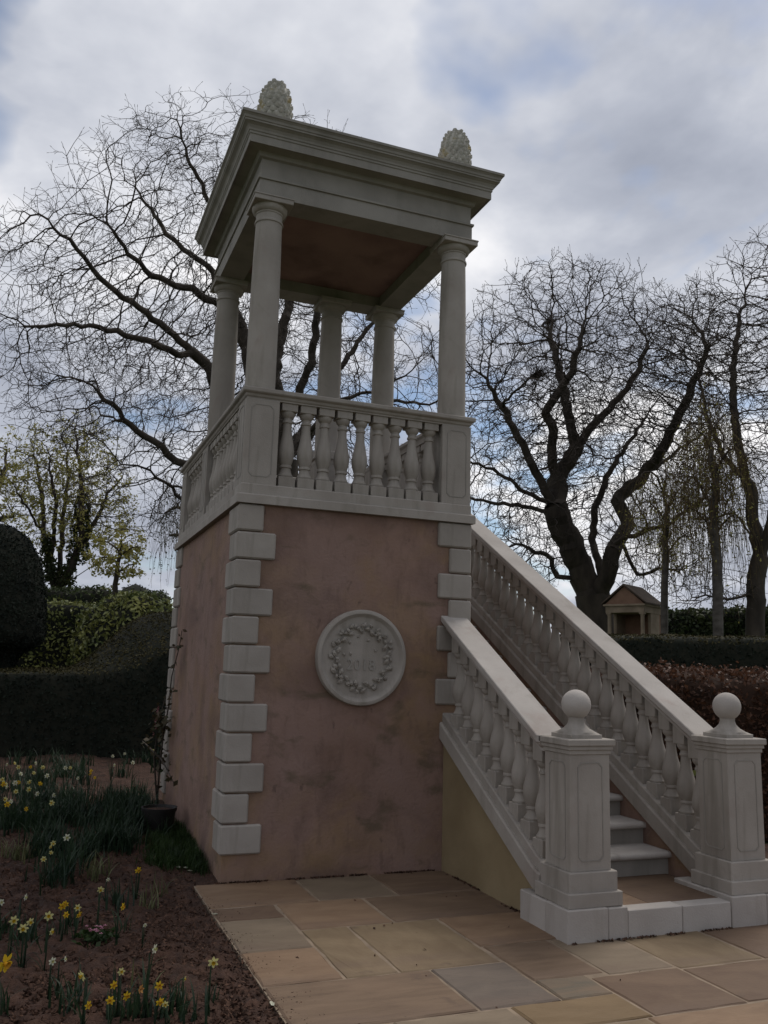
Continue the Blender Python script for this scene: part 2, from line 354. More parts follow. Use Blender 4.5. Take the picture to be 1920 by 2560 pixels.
# quoins
def quoins(corner, first_long):
    cx = 0 if corner[0] == 0 else TW; cy = 0 if corner[1] == 0 else TD
    sx_ = 1 if cx == 0 else -1; sy_ = 1 if cy == 0 else -1
    zt, hh = 2.853, 2.657 / 12
    for i in range(12):
        long = (i % 2 == 0) == first_long
        lx, ly = (.335, .305) if long else (.228, .41)
        xa, xb = cx + sx_ * .022, cx + sx_ * lx; ya, yb = cy + sy_ * .022, cy + sy_ * ly
        z1 = zt - i * hh - .004; z0 = zt - (i + 1) * hh + .006
        jj = rng.normal(0, .002, 4)
        if corner == (1, 0) and z1 < 1.30: continue        # hidden by the stair
        mk('quoin_stone', MB().box(min(xa, xb) + jj[0], max(xa, xb) + jj[1], min(ya, yb) + jj[2], max(ya, yb) + jj[3], z0, z1, .012), M['stone'], wall)
quoins((0, 0), False); quoins((1, 0), True); quoins((0, 1), False); quoins((1, 1), True)
# base course of the balcony, floor
PATH_ALL = [(0, TD), (0, 0), (TW, 0), (TW, TD)]          # 'out' lies to the right of the path when walking this way round
def outpath(p): return p[::-1]
base_prof = [(0, 2.855), (0, 2.922), (-.006, 2.930), (-.03, 2.936), (-.03, 3.012), (-.036, 3.02), (-.30, 3.02), (-.30, 2.855)]
RECT = [(0, 0), (TW, 0), (TW, TD), (0, TD)]              # anticlockwise: out is to the right
mk('base_course', MB().sweep(base_prof, RECT, True), M['stone'], tower)
mk('balcony_floor', MB().box(.28, 1.82, .28, 3.18, 2.87, 2.95), M['stone_dark'], tower)
BAL = [(.060, .085), (.064, .092), (.064, .104), (.057, .112), (.047, .135), (.042, .160), (.042, .166), (.050, .170), (.050, .186), (.046, .192), (.053, .215),
       (.063, .250), (.0675, .290), (.065, .325), (.057, .370), (.047, .420), (.039, .475), (.0355, .520), (.036, .545), (.044, .550), (.044, .566), (.037, .572),
       (.037, .590), (.050, .603), (.060, .622), (.062, .636), (.062, .642)]
bm_ = MB().lathe(BAL, n=18); bm_.box(-.070, .070, -.066, .066, -.02, .087, .004); bm_.box(-.068, .068, -.066, .066, .64, .73, .004)
BALME = mesh_from('baluster', bm_.verts(), bm_.f, M['stone'], True)
bs = MB().lathe([(r_ * (1.06 if .2 < z_ < .4 else 1), .085 + (z_ - .085) * .90) for r_, z_ in BAL], n=18); bs.box(-.066, .066, -.062, .062, -.06, .087, .004); bs.box(-.064, .064, -.062, .062, .586, .735, .004)
BALST = mesh_from('baluster', bs.verts(), bs.f, M['stone'], True)
def balusters(parent, pts, me=BALME):
    for p in pts: place('baluster', me, p, parent)
bz = 3.02
pr = mk('parapet', MB().sweep([(-.045, 3.725), (-.045, 3.735), (-.034, 3.745), (-.028, 3.762), (-.010, 3.772), (-.004, 3.780), (-.004, 3.806), (-.010, 3.812), (-.235, 3.812), (-.241, 3.806),
      (-.241, 3.780), (-.217, 3.762), (-.205, 3.735), (-.205, 3.725)], [(TW - .02, TD), (0, TD), (0, 0), (TW, 0), (TW, 2.09)]), M['stone'], tower)
tag(pr, 'moulded stone handrail with rows of turned balusters')
# the path above runs with the tower on its left, so out is to the right
balusters(pr, [(1.05 + (i - 4) * .1605, .123, bz) for i in range(9)])
balusters(pr, [(.123, 1.0525 + (i - 4) * .1605, bz) for i in range(9)])
balusters(pr, [(.123, 2.61 + (i - 2.5) * .172, bz) for i in range(6)])
balusters(pr, [(1.05 + (i - 4) * .1605, TD - .123, bz) for i in range(9)])
balusters(pr, [(TW - .123, 1.0525 + (i - 4) * .1605, bz) for i in range(9)])
def panel(mb, axis, sgn, plane, a0, a1, z0, z1, w=.006, d=.003, nt_=.03):
    """a bead round a panel with notched corners, on a face at 'plane'"""
    n_ = nt_; pts = [(a0 + n_, z0), (a1 - n_, z0), (a1, z0 + n_), (a1, z1 - n_), (a1 - n_, z1), (a0 + n_, z1), (a0, z1 - n_), (a0, z0 + n_)]
    ca, cz = (a0 + a1) / 2, (z0 + z1) / 2; o = []; 
    for (a, z) in pts:
        da, dz = ca - a, cz - z; ia = a + math.copysign(w, da); iz = z + math.copysign(w, dz); o.append(((a, z), (ia, iz)))
    v = []
    for out_, in_ in o:
        for (a, z), dd in ((out_, -.002), (out_, d), (in_, d), (in_, -.002)):
            pl = plane + sgn * dd; v.append((a, pl, z) if axis == 'y' else (pl, a, z))
    k = len(pts); mb.add(v, [(4 * i + j, 4 * i + j + 1, 4 * ((i + 1) % k) + j + 1, 4 * ((i + 1) % k) + j) for i in range(k) for j in range(3)])
def pier(x0, y0, w=.28):
    p = mk('pier', MB().box(x0, x0 + w, y0, y0 + w, 2.94, 3.726, .005), M['stone'], tower)
    b = MB(); panel(b, 'y', -1, y0, x0 + .045, x0 + w - .045, 3.08, 3.68); panel(b, 'x', -1, x0, y0 + .045, y0 + w - .045, 3.08, 3.68)
    mk('panel_moulding', b, M['stone_dark'], p); return p
for a in [(.035, .035), (1.785, .035), (.035, 1.79), (1.785, 1.79), (1.17, 1.79), (.035, 3.145), (1.785, 3.145)]: pier(*a)
mk('pier_cap', MB().box(1.15, 1.47, 1.77, 2.09, 3.726, 3.812, .006), M['stone'], tower)
# columns
COLP = [(.125, 3.812), (.1255, 3.90), (.125, 4.3), (.122, 4.7), (.117, 5.05), (.112, 5.29), (.113, 5.305), (.121, 5.309), (.1235, 5.318), (.121, 5.328), (.113, 5.333), (.112, 5.345), (.112, 5.385),
        (.119, 5.392), (.119, 5.402), (.128, 5.406), (.142, 5.420), (.150, 5.438), (.152, 5.452), (.152, 5.456)]
for x, y in [(.17, .17), (1.93, .17), (.17, 1.93), (1.93, 1.93), (1.31, 1.93)]:
    c = mk('column', MB().lathe([(r, z) for r, z in COLP], x, y, 0, 40), M['stone'], tower, True)
    mk('abacus', MB().box(x - .168, x + .168, y - .168, y + .168, 5.456, 5.499, .004).box(x - .174, x + .174, y - .174, y + .174, 5.497, 5.511, .003), M['stone'], c)
# entablature and roof
RR = [(0, 0), (2.1, 0), (2.1, 2.1), (0, 2.1)]
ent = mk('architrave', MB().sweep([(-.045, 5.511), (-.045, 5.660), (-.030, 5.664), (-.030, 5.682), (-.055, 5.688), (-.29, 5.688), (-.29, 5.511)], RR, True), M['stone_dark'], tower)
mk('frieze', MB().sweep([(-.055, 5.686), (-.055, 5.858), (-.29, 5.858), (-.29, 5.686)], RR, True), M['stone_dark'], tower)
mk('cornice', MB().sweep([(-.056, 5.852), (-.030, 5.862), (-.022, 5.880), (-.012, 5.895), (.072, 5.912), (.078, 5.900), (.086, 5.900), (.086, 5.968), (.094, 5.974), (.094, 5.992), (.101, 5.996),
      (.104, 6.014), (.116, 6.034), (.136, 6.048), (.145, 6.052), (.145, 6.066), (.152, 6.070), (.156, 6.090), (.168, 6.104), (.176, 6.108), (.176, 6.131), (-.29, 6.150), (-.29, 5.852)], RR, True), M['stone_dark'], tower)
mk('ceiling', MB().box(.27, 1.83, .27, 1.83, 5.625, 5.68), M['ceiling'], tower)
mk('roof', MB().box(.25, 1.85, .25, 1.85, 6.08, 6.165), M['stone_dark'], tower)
def finial(x, y):
    b = MB().box(x - .10, x + .10, y - .10, y + .10, 6.12, 6.20, .004)
    prof = [(.080, 6.19), (.11, 6.22), (.132, 6.27), (.142, 6.33), (.142, 6.40), (.134, 6.48), (.116, 6.56), (.088, 6.62), (.050, 6.665), (.004, 6.68)]
    b.lathe(prof, x, y, 0, 24)
    rows = 11
    for r_ in range(rows):
        t = (r_ + .5) / rows; z = 6.24 + t * .43
        rr = np.interp(z, [p[1] for p in prof], [p[0] for p in prof]); k = max(5, int(round(rr * 2 * math.pi / .068)))
        for i in range(k):
            a = 2 * math.pi * (i + (r_ % 2) * .5) / k + random.gauss(0, .05); s_ = .036 * random.uniform(.85, 1.15); r1 = rr + random.gauss(0, .003); c_, n_ = math.cos(a), math.sin(a)
            o = np.array([x + r1 * c_, y + r1 * n_, z]); tx = np.array([-n_, c_, 0]); rad = np.array([c_, n_, 0]); up = np.array([-c_ * .35, -n_ * .35, .93])
            v = [o - tx * s_ - up * .004 - rad * .01, o - up * .034 - rad * .006, o + tx * s_ - up * .004 - rad * .01, o + up * .034 - rad * .004,
                 o + rad * .024 + up * .016 - tx * .012, o + rad * .024 + up * .016 + tx * .012, o + rad * .018 - up * .008]
            b.add(v, [(0, 1, 6), (1, 2, 6), (2, 5, 6), (5, 4, 6), (4, 0, 6), (2, 3, 5), (3, 4, 5), (3, 0, 4)])
    f = mk('pine_cone_finial', b, M['cone_stone'], tower); return f
for a in [(.17, .17), (1.93, .17), (.17, 1.93), (1.93, 1.93)]: finial(*a)
# round plaque
MX_, MZ_, MY_ = 1.09, 1.676, .05
def roundel(prof, n=72):                               # (radius, depth proud of the wall)
    v = []; f = []
    for r, d in prof:
        for i in range(n): a = 2 * math.pi * i / n; v.append((MX_ + r * math.cos(a), MY_ - d, MZ_ + r * math.sin(a)))
    for j in range(len(prof) - 1):
        for i in range(n): f.append((j * n + i, j * n + (i + 1) % n, (j + 1) * n + (i + 1) % n, (j + 1) * n + i))
    f.append(tuple((len(prof) - 1) * n + i for i in range(n))); return MB().add(v, f)
plq = mk('wall_plaque', roundel([(.384, -.01), (.384, .045), (.378, .056), (.366, .060), (.352, .060), (.344, .052), (.334, .044), (.326, .034), (.320, .032), (.05, .032), (.01, .032)]), M['stone'], tower, True)
lf = MB(); lf.add([(-.030, 0, 0), (-.008, -.012, -.016), (.010, -.016, -.014), (.036, -.004, 0), (.010, -.016, .014), (-.008, -.012, .016), (0, -.022, 0), (.018, -.018, 0), (-.01, .004, -.014), (-.01, .004, .014)],
    [(0, 1, 6), (1, 2, 7, 6), (2, 3, 7), (3, 4, 7), (4, 5, 6, 7), (5, 0, 6), (0, 8, 1), (1, 8, 3, 2), (0, 5, 9), (5, 4, 3, 9)])
LEAFME = mesh_from('leaf', lf.verts(), lf.f, M['stone'])
def place_leaf(r, a, rot, s, d=.030):
    o = place('leaf', LEAFME, (MX_ + r * math.cos(a), MY_ - d, MZ_ + r * math.sin(a)), plq)
    o.rotation_euler = (0, -(a + math.pi / 2 + rot), 0); o.scale = (s, s * 1.1, s)
wr = np.random.default_rng(3)
for i in range(46):
    a = 2 * math.pi * i / 46
    place_leaf(.237 + (-.026, .0, .026)[i % 3], a + wr.normal(0, .02), (-.75, 0, .75)[i % 3] + wr.normal(0, .25), wr.uniform(.85, 1.15), .034 if i % 3 else .040)
    if i % 2: place_leaf(.237 + wr.uniform(-.04, .04), a + .07, wr.uniform(-1.6, 1.6), wr.uniform(.55, .8), .05)
for a, r, q in [(2.85, .10, .3), (3.0, .155, .6), (.45, .13, .2), (2.3, .16, 1.0), (1.2, .15, .6), (1.75, .17, .4)]: place_leaf(r, a, q, .62)
fc = bpy.data.curves.new('inscription', 'FONT'); fc.body = '2018'; fc.size = .125; fc.extrude = .004; fc.align_x = 'CENTER'; fc.space_character = 1.12
fo = bpy.data.objects.new('inscription', fc); COL.objects.link(fo)
dg = bpy.context.evaluated_depsgraph_get(); tm = bpy.data.meshes.new_from_object(fo.evaluated_get(dg)); bpy.data.objects.remove(fo)
tv = np.empty(len(tm.vertices) * 3); tm.vertices.foreach_get('co', tv); tv = tv.reshape(-1, 3); tf = [tuple(p.vertices) for p in tm.polygons]
mk('inscription', np.stack([MX_ - .005 + tv[:, 0] * .9, MY_ - .035 - tv[:, 2], MZ_ - .10 + tv[:, 1]], -1), M['stone_dark'], plq, faces=tf)

# ------------------------------------------------------------------ the staircase
st = thing('garden_staircase', (2.62, -.2, 0), 'pale stone stair with balustrades and ball topped piers climbing the tower side', 'staircase')
SLP = .56
def Ltop(y): return 1.192 + SLP * (y + 1.483)
def Sbot(y): return .19 + SLP * (y + 1.47)
YT = 3.0
def flight_side(xo, rx0, rx1, wx0, wx1, ytop, nb, wmat):
    """xo: left edge of the pier cap; rx: rail; wx: supporting wall"""
    cx = (rx0 + rx1) / 2
    # wall below
    v = []; yy = [-1.42, ytop]
    for x in (wx0, wx1):
        v += [(x, -1.50, -.06), (x, ytop, -.06), (x, ytop, Sbot(ytop) + .03), (x, -1.42, Sbot(-1.42) + .03), (x, -1.50, Sbot(-1.42) + .03)]
    sw = mk('side_wall', MB().add(v, [(0, 1, 2, 3, 4), (9, 8, 7, 6, 5), (0, 5, 6, 1), (1, 6, 7, 2), (2, 7, 8, 3), (3, 8, 9, 4), (4, 9, 5, 0)]), wmat, st)
    pth = [(-1.53, Sbot(-1.47)), (-1.475, Sbot(-1.47)), (-1.42, Sbot(-1.43)), (ytop, Sbot(ytop))]
    low = [(rx0 + .002, 0), (rx0 + .002, .118), (rx0 + .012, .130), (rx1 - .012, .130), (rx1 - .002, .118), (rx1 - .002, 0)]
    up = [(rx0 + .028, .128), (rx0 + .028, .197), (rx0 + .036, .205), (rx1 - .036, .205), (rx1 - .028, .197), (rx1 - .028, .128)]
    sg = mk('string_course', MB().slope(low, pth), M['stone'], st)
    mk('string_band', MB().slope(up, pth), M['stone'], sg)
    rail = [(rx0 + .04, -.105), (rx0 + .04, -.085), (rx0 + .018, -.070), (rx0 + .006, -.052), (rx0, -.046), (rx0, -.006), (rx0 + .006, 0), (rx1 - .006, 0), (rx1, -.006), (rx1, -.046), (rx1 - .018, -.070), (rx1 - .04, -.085), (rx1 - .04, -.105)]
    rl = mk('handrail', MB().slope(rail, [(-1.53, Ltop(-1.483)), (-1.483, Ltop(-1.483)), (ytop, Ltop(ytop))]), M['stair_stone'], st)
    for i in range(nb):
        y = -1.405 + i * .1615
        if y > ytop - .05: break
        zb = Sbot(y) + .205
        place('baluster', BALST, (cx, y, zb - .008), rl)
    # pier
    px, py, w = xo, -1.8704, .3564
    p = mk('stair_pier', MB().box(px + .030, px + w - .030, py + .030, py + w - .030, .39, 1.10, .004), M['stone'], st)
    b = MB()
    for (ax, sg_, pl, a) in (('y', -1, py + .030, px), ('x', -1, px + .030, py), ('x', 1, px + w - .03, py)): panel(b, ax, sg_, pl, a + .085, a + w - .085, .45, 1.045, .006, .003, .025)
    mk('panel_moulding', b, M['stone_dark'], p)
    sq = lambda pr_: MB().sweep(pr_, [(px, py), (px + w, py), (px + w, py + w), (px, py + w)], True)
    mk('pier_base', MB().box(px - .020, px + w + .020, py - .020, py + w + .020, .188, .275, .005).box(px + .002, px + w - .002, py + .002, py + w - .002, .270, .392, .005), M['stone'], p)
    mk('pier_cap', MB().box(px + .022, px + w - .022, py + .022, py + w - .022, 1.095, 1.125, .003).box(px + .012, px + w - .012, py + .012, py + w - .012, 1.122, 1.150, .004).box(px, px + w, py, py + w, 1.148, 1.19, .005), M['stone'], p)
    mk('plinth_block', MB().box(px - .042, px + .25, py - .042, py + .215, -.03, .19, .006), M['stair_stone'], p)
    mk('plinth_block', MB().box(px + .252, px + w + .042, py - .038, py + .215, -.03, .186, .006), M['stair_stone'], p)
    mk('plinth_block', MB().box(px - .040, px + w + .036, py + .217, py + .53, -.03, .186, .006), M['stair_stone'], p)
    cxp, cyp = px + w / 2, py + w / 2
    q = MB().box(cxp - .118, cxp + .118, cyp - .118, cyp + .118, 1.188, 1.215, .003)
    pf = [(.150, 1.214), (.112, 1.228), (.080, 1.250), (.058, 1.275), (.050, 1.300), (.052, 1.318)]
    v = []; n_ = 24
    for k, (r, z) in enumerate(pf):                    # from a square foot to a round neck
        for i in range(n_):
            a = 2 * math.pi * i / n_ + math.pi / 4; t = max(0, 1 - k / 2.2); sqr = .113 / max(abs(math.cos(a)), abs(math.sin(a))) ; rr = r * (1 - t) + t * min(sqr, r * 1.15)
            v.append((cxp + rr * math.cos(a), cyp + rr * math.sin(a), z))
    q.add(v, [(j * n_ + i, j * n_ + (i + 1) % n_, (j + 1) * n_ + (i + 1) % n_, (j + 1) * n_ + i) for j in range(len(pf) - 1) for i in range(n_)])
    bl = mk('ball_finial', q, M['stone'], p, True)
    R_ = .096; mk('ball', MB().lathe([(R_ * math.sin(t), -R_ * math.cos(t)) for t in np.linspace(.03, math.pi - .03, 24)], cxp, cyp, 1.40, 36), M['stair_stone'], bl, 'all')
flight_side(1.804, 1.804, 2.045, 1.845, 2.01, .045, 20, M['ochre'])
flight_side(3.060, 3.120, 3.361, 3.155, 3.33, YT, 40, M['stucco'])
# kerb, landing, steps
ST0 = 2.052
mk('kerb_stone', MB().box(2.204, 2.62, -1.905, -1.79, -.03, .163, .005), M['stair_stone'], st); mk('kerb_stone', MB().box(2.624, 3.016, -1.903, -1.79, -.03, .160, .005), M['stair_stone'], st)
mk('landing_slab', MB().box(2.11, 2.46, -1.787, -1.11, .02, .158, .004), SL[0], st); mk('landing_slab', MB().box(2.466, 3.14, -1.787, -1.11, .02, .156, .004), SL[6], st)
nst = 17; rise = .160; run = .2857
for i in range(nst):
    y0 = -1.13 + i * run; z1 = .158 + (i + 1) * rise
    if y0 > YT: break
    x0 = ST0 if y0 > .03 else 2.0
    arc = [(y0 - .030 + .024 * (1 - math.cos(t)) - .0, z1 - .024 + .024 * math.sin(t)) for t in np.linspace(-math.pi / 2, math.pi / 2, 7)]
    pr_ = [(y0 - .006, z1 - .048)] + [(y0 - .030 + .024 - .024 * math.cos(t), z1 - .024 + .024 * math.sin(t)) for t in np.linspace(-math.pi / 2, math.pi / 2, 7)] + [(y0 + run + .02, z1), (y0 + run + .02, z1 - .048)]
    k = len(pr_); v = [(x, a, b) for x in (x0, 3.16) for a, b in pr_]
    s_ = mk('step', MB().add(v, [tuple(range(k)), tuple(range(2 * k - 1, k - 1, -1))] + [(j, (j + 1) % k, k + (j + 1) % k, k + j) for j in range(k)]), M['stair_stone'], st, True)
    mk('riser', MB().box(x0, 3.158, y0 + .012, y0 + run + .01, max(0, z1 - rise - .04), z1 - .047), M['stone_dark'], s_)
#PART2
# ------------------------------------------------------------------ raised lawn on the right
E2 = np.array([.72, .694])                             # direction in which the bank rises
b = MB(); ss = [-1, 0, .5, 1.0, 1.5, 2.2, 3, 8, 20, 60]; ts = np.linspace(-6, 60, 34)
org = CAM[:2] + E2 * 20.0; side = np.array([E2[1], -E2[0]])
def bankz(s_): return -.14 + 2.05 * (1 / (1 + math.exp(-(s_ - 1.0) * 3.2)))
v = [(*(org + E2 * s_ + side * t), bankz(s_) * (1 if t > -4 else .2 * (t + 6) * .5) + .03 * math.sin(t * 1.7 + s_)) for s_ in ss for t in ts]
k = len(ts); b.add(v, [(i * k + j, i * k + j + 1, (i + 1) * k + j + 1, (i + 1) * k + j) for i in range(len(ss) - 1) for j in range(k - 1)])
tag(mk('lawn_bank', b, M['lawn'], smooth='all'), kind='structure')

# ------------------------------------------------------------------ leaf scatter and hedges
def leaf_cloud(P, N, size, rs, flat=.7, asp=.55):
    """diamond leaves at points P, roughly facing N"""
    n = len(P); d = N * flat + rs.normal(0, 1, (n, 3)) * (1 - flat * .55); d /= np.linalg.norm(d, axis=1)[:, None]
    t = np.cross(d, rs.normal(0, 1, (n, 3))); t /= np.linalg.norm(t, axis=1)[:, None]; w = np.cross(d, t)
    s = (size * rs.uniform(.6, 1.35, n))[:, None]
    V = np.stack([P - t * s, P - w * s * asp + d * s * .18, P + t * s, P + w * s * asp + d * s * .18], 1).reshape(-1, 3)
    return V, np.arange(n * 4).reshape(-1, 4)
def scatter(v, f, n, rs):
    v = np.asarray(v); tri = []
    for q in f:
        for k in range(1, len(q) - 1): tri.append((q[0], q[k], q[k + 1]))
    tri = np.array(tri); A, B, C = v[tri[:, 0]], v[tri[:, 1]], v[tri[:, 2]]; cr = np.cross(B - A, C - A); ar = np.linalg.norm(cr, axis=1)
    i = rs.choice(len(tri), n, p=ar / ar.sum()); a, b_ = rs.random(n), rs.random(n); m_ = a + b_ > 1; a[m_] = 1 - a[m_]; b_[m_] = 1 - b_[m_]
    P = A[i] + (B - A)[i] * a[:, None] + (C - A)[i] * b_[:, None]; return P, cr[i] / (ar[i][:, None] + 1e-9)
def clipped(name, label, v, f, mat, n, size, seed, rough=.05, cat='hedge', flat=.7, top=None):
    rs = np.random.default_rng(seed); v = np.asarray(v, float)
    lo = v.min(0); base = np.array([v[:, 0].mean(), v[:, 1].mean(), lo[2]])
    t = thing(name, base, label, cat)
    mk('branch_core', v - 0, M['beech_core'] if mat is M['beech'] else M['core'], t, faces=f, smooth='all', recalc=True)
    me = bpy.data.meshes.new('x'); me.from_pydata([tuple(p) for p in v], [], f); bm = bmesh.new(); bm.from_mesh(me); bmesh.ops.recalc_face_normals(bm, faces=bm.faces); bm.to_mesh(me); bm.free()
    f2 = [tuple(p.vertices) for p in me.polygons]; bpy.data.meshes.remove(me)
    P, N = scatter(v, f2, n, rs); P = P + N * rs.normal(.25, 1, n)[:, None] * rough; up_ = (N[:, 2] > .3) if top else np.zeros(n, bool)
    V, F_ = leaf_cloud(P[~up_], N[~up_], size, rs, flat); mk('foliage', V, mat, t, faces=F_)['kind'] = 'stuff'
    if up_.any(): V, F_ = leaf_cloud(P[up_], N[up_], size, rs, flat); mk('foliage', V, top, t, faces=F_)['kind'] = 'stuff'  # upward-facing leaves get the lighter colour painted as lit top
    return t
def hedge_mesh(path, wid, hf, z0, seed, step=.35, rnd=.12, wob=.05, front=None):
    """path of plan points; hf(t) the height along it"""
    P = np.array(path, float); seg = np.linalg.norm(np.diff(P, axis=0), axis=1); Ln = np.concatenate([[0], np.cumsum(seg)]); n = max(6, int(Ln[-1] / step))
    tt = np.linspace(0, Ln[-1], n); px = np.interp(tt, Ln, P[:, 0]); py = np.interp(tt, Ln, P[:, 1]); rs = np.random.default_rng(seed); v = []; K = 0
    for i in range(n):
        a = max(i - 1, 0); c = min(i + 1, n - 1); d = np.array([px[c] - px[a], py[c] - py[a]]); d /= np.linalg.norm(d); nr = np.array([d[1], -d[0]]); h = hf(tt[i] / Ln[-1])
        sec = [(-.5, 0)] + [(-.5, q) for q in (.25, .5, .75)] + [(-.5, 1 - rnd * .6), (-.46, 1 - rnd * .2), (-.36, 1), (-.12, 1.01), (.12, 1.01), (.36, 1), (.46, 1 - rnd * .2), (.5, 1 - rnd * .6)] + [(.5, q) for q in (.75, .5, .25)] + [(.5, 0)]
        if front:                                        # a lower front shoulder, the top ramping up behind it
            s0 = min(.985, (front(tt[i] / Ln[-1]) - z0) / (h - z0)); tp = lambda o_: s0 + (1.01 - s0) * math.sin(min(1, (.5 - o_) / .8) * math.pi / 2) ** .9
            sec = [(-.5, 0)] + [(-.5, q_) for q_ in (.25, .5, .75)] + [(-.5, .93), (-.46, .985), (-.36, 1.0), (-.2, tp(-.2)), (-.05, tp(-.05)), (.15, tp(.15)), (.32, tp(.32)), (.46, tp(.46)), (.5, s0 - .02)] + [(.5, s0 * q_) for q_ in (.75, .5, .25)] + [(.5, 0)]
        K = len(sec); e = 1.0 if 0 < i < n - 1 else .86
        for o, z in sec:
            jx = rs.normal(0, wob * .5); p = np.array([px[i], py[i]]) + nr * (o * wid * e + jx); v.append((p[0], p[1], z0 + (h - z0) * z * (1 if e == 1 else .97) + (rs.normal(0, wob * .4) if z > .2 else 0)))
    f = [(i * K + j, i * K + j + 1, (i + 1) * K + j + 1, (i + 1) * K + j) for i in range(n - 1) for j in range(K - 1)]
    f += [tuple(range(K)), tuple((n - 1) * K + j for j in range(K))[::-1]]
    return v, f
def yew_h(t):
    x = -9 + 12.5 * t; u = np.interp(x, [-9, -1.05, -.75, -.45, -.1, .25, .55, 3.5], [1.36, 1.38, 1.44, 1.66, 2.05, 2.33, 2.42, 2.45]); return float(u)
v, f = hedge_mesh([(-9, 8.6), (3.5, 8.6)], 2.0, yew_h, -.05, 1, .25, .10, .02, front=lambda t: float(np.interp(-9 + 12.5 * t, [-9, -.6, .1, .6, 1.2, 3.5], [1.33, 1.36, 1.48, 1.80, 2.1, 2.2]))); clipped('yew_hedge', 'low dark clipped yew hedge sweeping up beside the tower behind the flower bed', v, f, M['yew'], 90000, .022, 2, .014, top=M['yew_lit_top'])
# domed topiary
c = at(-35, 1500, 15.6); prof = [(.45, -.08), (.50, 1.0), (.55, 1.55), (.68, 1.72), (.90, 1.80), (.95, 1.95), (.93, 2.3), (.87, 2.75), (.74, 3.2), (.55, 3.52), (.32, 3.68), (.03, 3.72)]
tb = MB().lathe(prof, c[0], c[1], 0, 28); vv = tb.verts(); vv[:, :2] += np.random.default_rng(5).normal(0, .015, (len(vv), 2))
clipped('yew_topiary', 'big dark dome shaped yew topiary rising behind the low hedge', vv, tb.f, M['yew'], 42000, .022, 6, .014, 'topiary')
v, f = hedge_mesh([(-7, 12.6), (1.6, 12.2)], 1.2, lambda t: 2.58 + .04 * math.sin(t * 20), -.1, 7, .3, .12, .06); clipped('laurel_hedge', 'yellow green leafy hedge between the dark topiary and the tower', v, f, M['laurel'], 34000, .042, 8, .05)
c = at(300, 1560, 17.6); tb = MB().lathe([(.95, -.1), (1.0, .8), (.98, 1.9), (.86, 2.4), (.6, 2.68), (.3, 2.78), (.03, 2.8)], c[0] + .25, c[1], 0, 24); vv = tb.verts() + np.random.default_rng(9).normal(0, .03, (len(tb.verts()), 3))
clipped('laurel_bush', 'rounded glossy laurel bush bulging in front of the leafy hedge beside the tower', vv, tb.f, M['laurel'], 15000, .048, 10, .05, 'bush')
v, f = hedge_mesh([(-8, 18.6), (1.85, 18.2)], 1.4, lambda t: 3.36 + .05 * math.sin(t * 33), -.1, 11, .35, .1, .06); clipped('far_hedge', 'tall straight dark green hedge closing the garden at left', v, f, M['far_leaf'], 26000, .055, 12, .05)
c = at(338, 1480, 30); tb = MB().lathe([(1.3, -.1), (1.25, 2.9), (.75, 3.45), (.38, 3.9), (.02, 4.06)], c[0], c[1], 0, 10); clipped('yew_cone', 'dark pointed tip of clipped yew peeping over the far hedge', tb.verts(), tb.f, M['yew'], 3000, .05, 14, .03, 'topiary')
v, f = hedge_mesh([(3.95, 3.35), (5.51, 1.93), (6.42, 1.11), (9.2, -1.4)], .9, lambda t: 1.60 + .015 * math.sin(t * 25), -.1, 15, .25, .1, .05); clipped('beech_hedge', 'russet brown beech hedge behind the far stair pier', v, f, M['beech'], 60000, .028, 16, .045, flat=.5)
v, f = hedge_mesh([(6.6, 9.3), (8.9, 7.1), (10.8, 5.4), (14.5, 2.2)], 1.3, lambda t: 2.27, -.1, 17, .3, .08, .03); clipped('yew_hedge', 'long flat topped black green yew hedge behind the russet hedge', v, f, M['yew'], 50000, .026, 18, .016, top=M['yew_lit_top'])
p0, p1, p2 = at(1640, 1560, 36), at(1740, 1560, 35), at(2100, 1560, 33); v, f = hedge_mesh([p0[:2], p1[:2], p2[:2]], 1.4, lambda t: 3.88 + .05 * math.sin(t * 30), 1.7, 19, .4, .1, .08); clipped('bank_hedge', 'dark hedge on the raised lawn to the right of the little temple', v, f, M['ivy'], 12000, .09, 20, .08)

# ------------------------------------------------------------------ trees
def frusta(P0, P1, r0, r1, n):
    d = P1 - P0; L0 = np.linalg.norm(d, axis=1)[:, None] + 1e-9; d = d / L0
    ref = np.where(np.abs(d[:, 2:3]) < .9, np.array([[0, 0, 1.]]), np.array([[1., 0, 0]])); a = np.cross(d, ref); a /= np.linalg.norm(a, axis=1)[:, None]; b_ = np.cross(d, a)
    P1 = P1 + d * r1[:, None] * .35; P0 = P0 - d * r0[:, None] * .2
    V = []
    for P, r in ((P0, r0), (P1, r1)):
        for j in range(n):
            t = 2 * math.pi * j / n; V.append(P + (a * math.cos(t) + b_ * math.sin(t)) * r[:, None])
    V = np.stack(V, 1); m_ = len(P0); base = np.arange(m_)[:, None] * 2 * n
    F_ = np.concatenate([np.stack([base[:, 0] + j, base[:, 0] + (j + 1) % n, base[:, 0] + n + (j + 1) % n, base[:, 0] + n + j], 1) for j in range(n)])
    return V.reshape(-1, 3), F_
def join(parts):
    Vs, Fs, o = [], [], 0
    for V, F_ in parts:
        if len(V): Vs.append(V); Fs.append(F_ + o); o += len(V)
    return np.concatenate(Vs), np.concatenate(Fs)
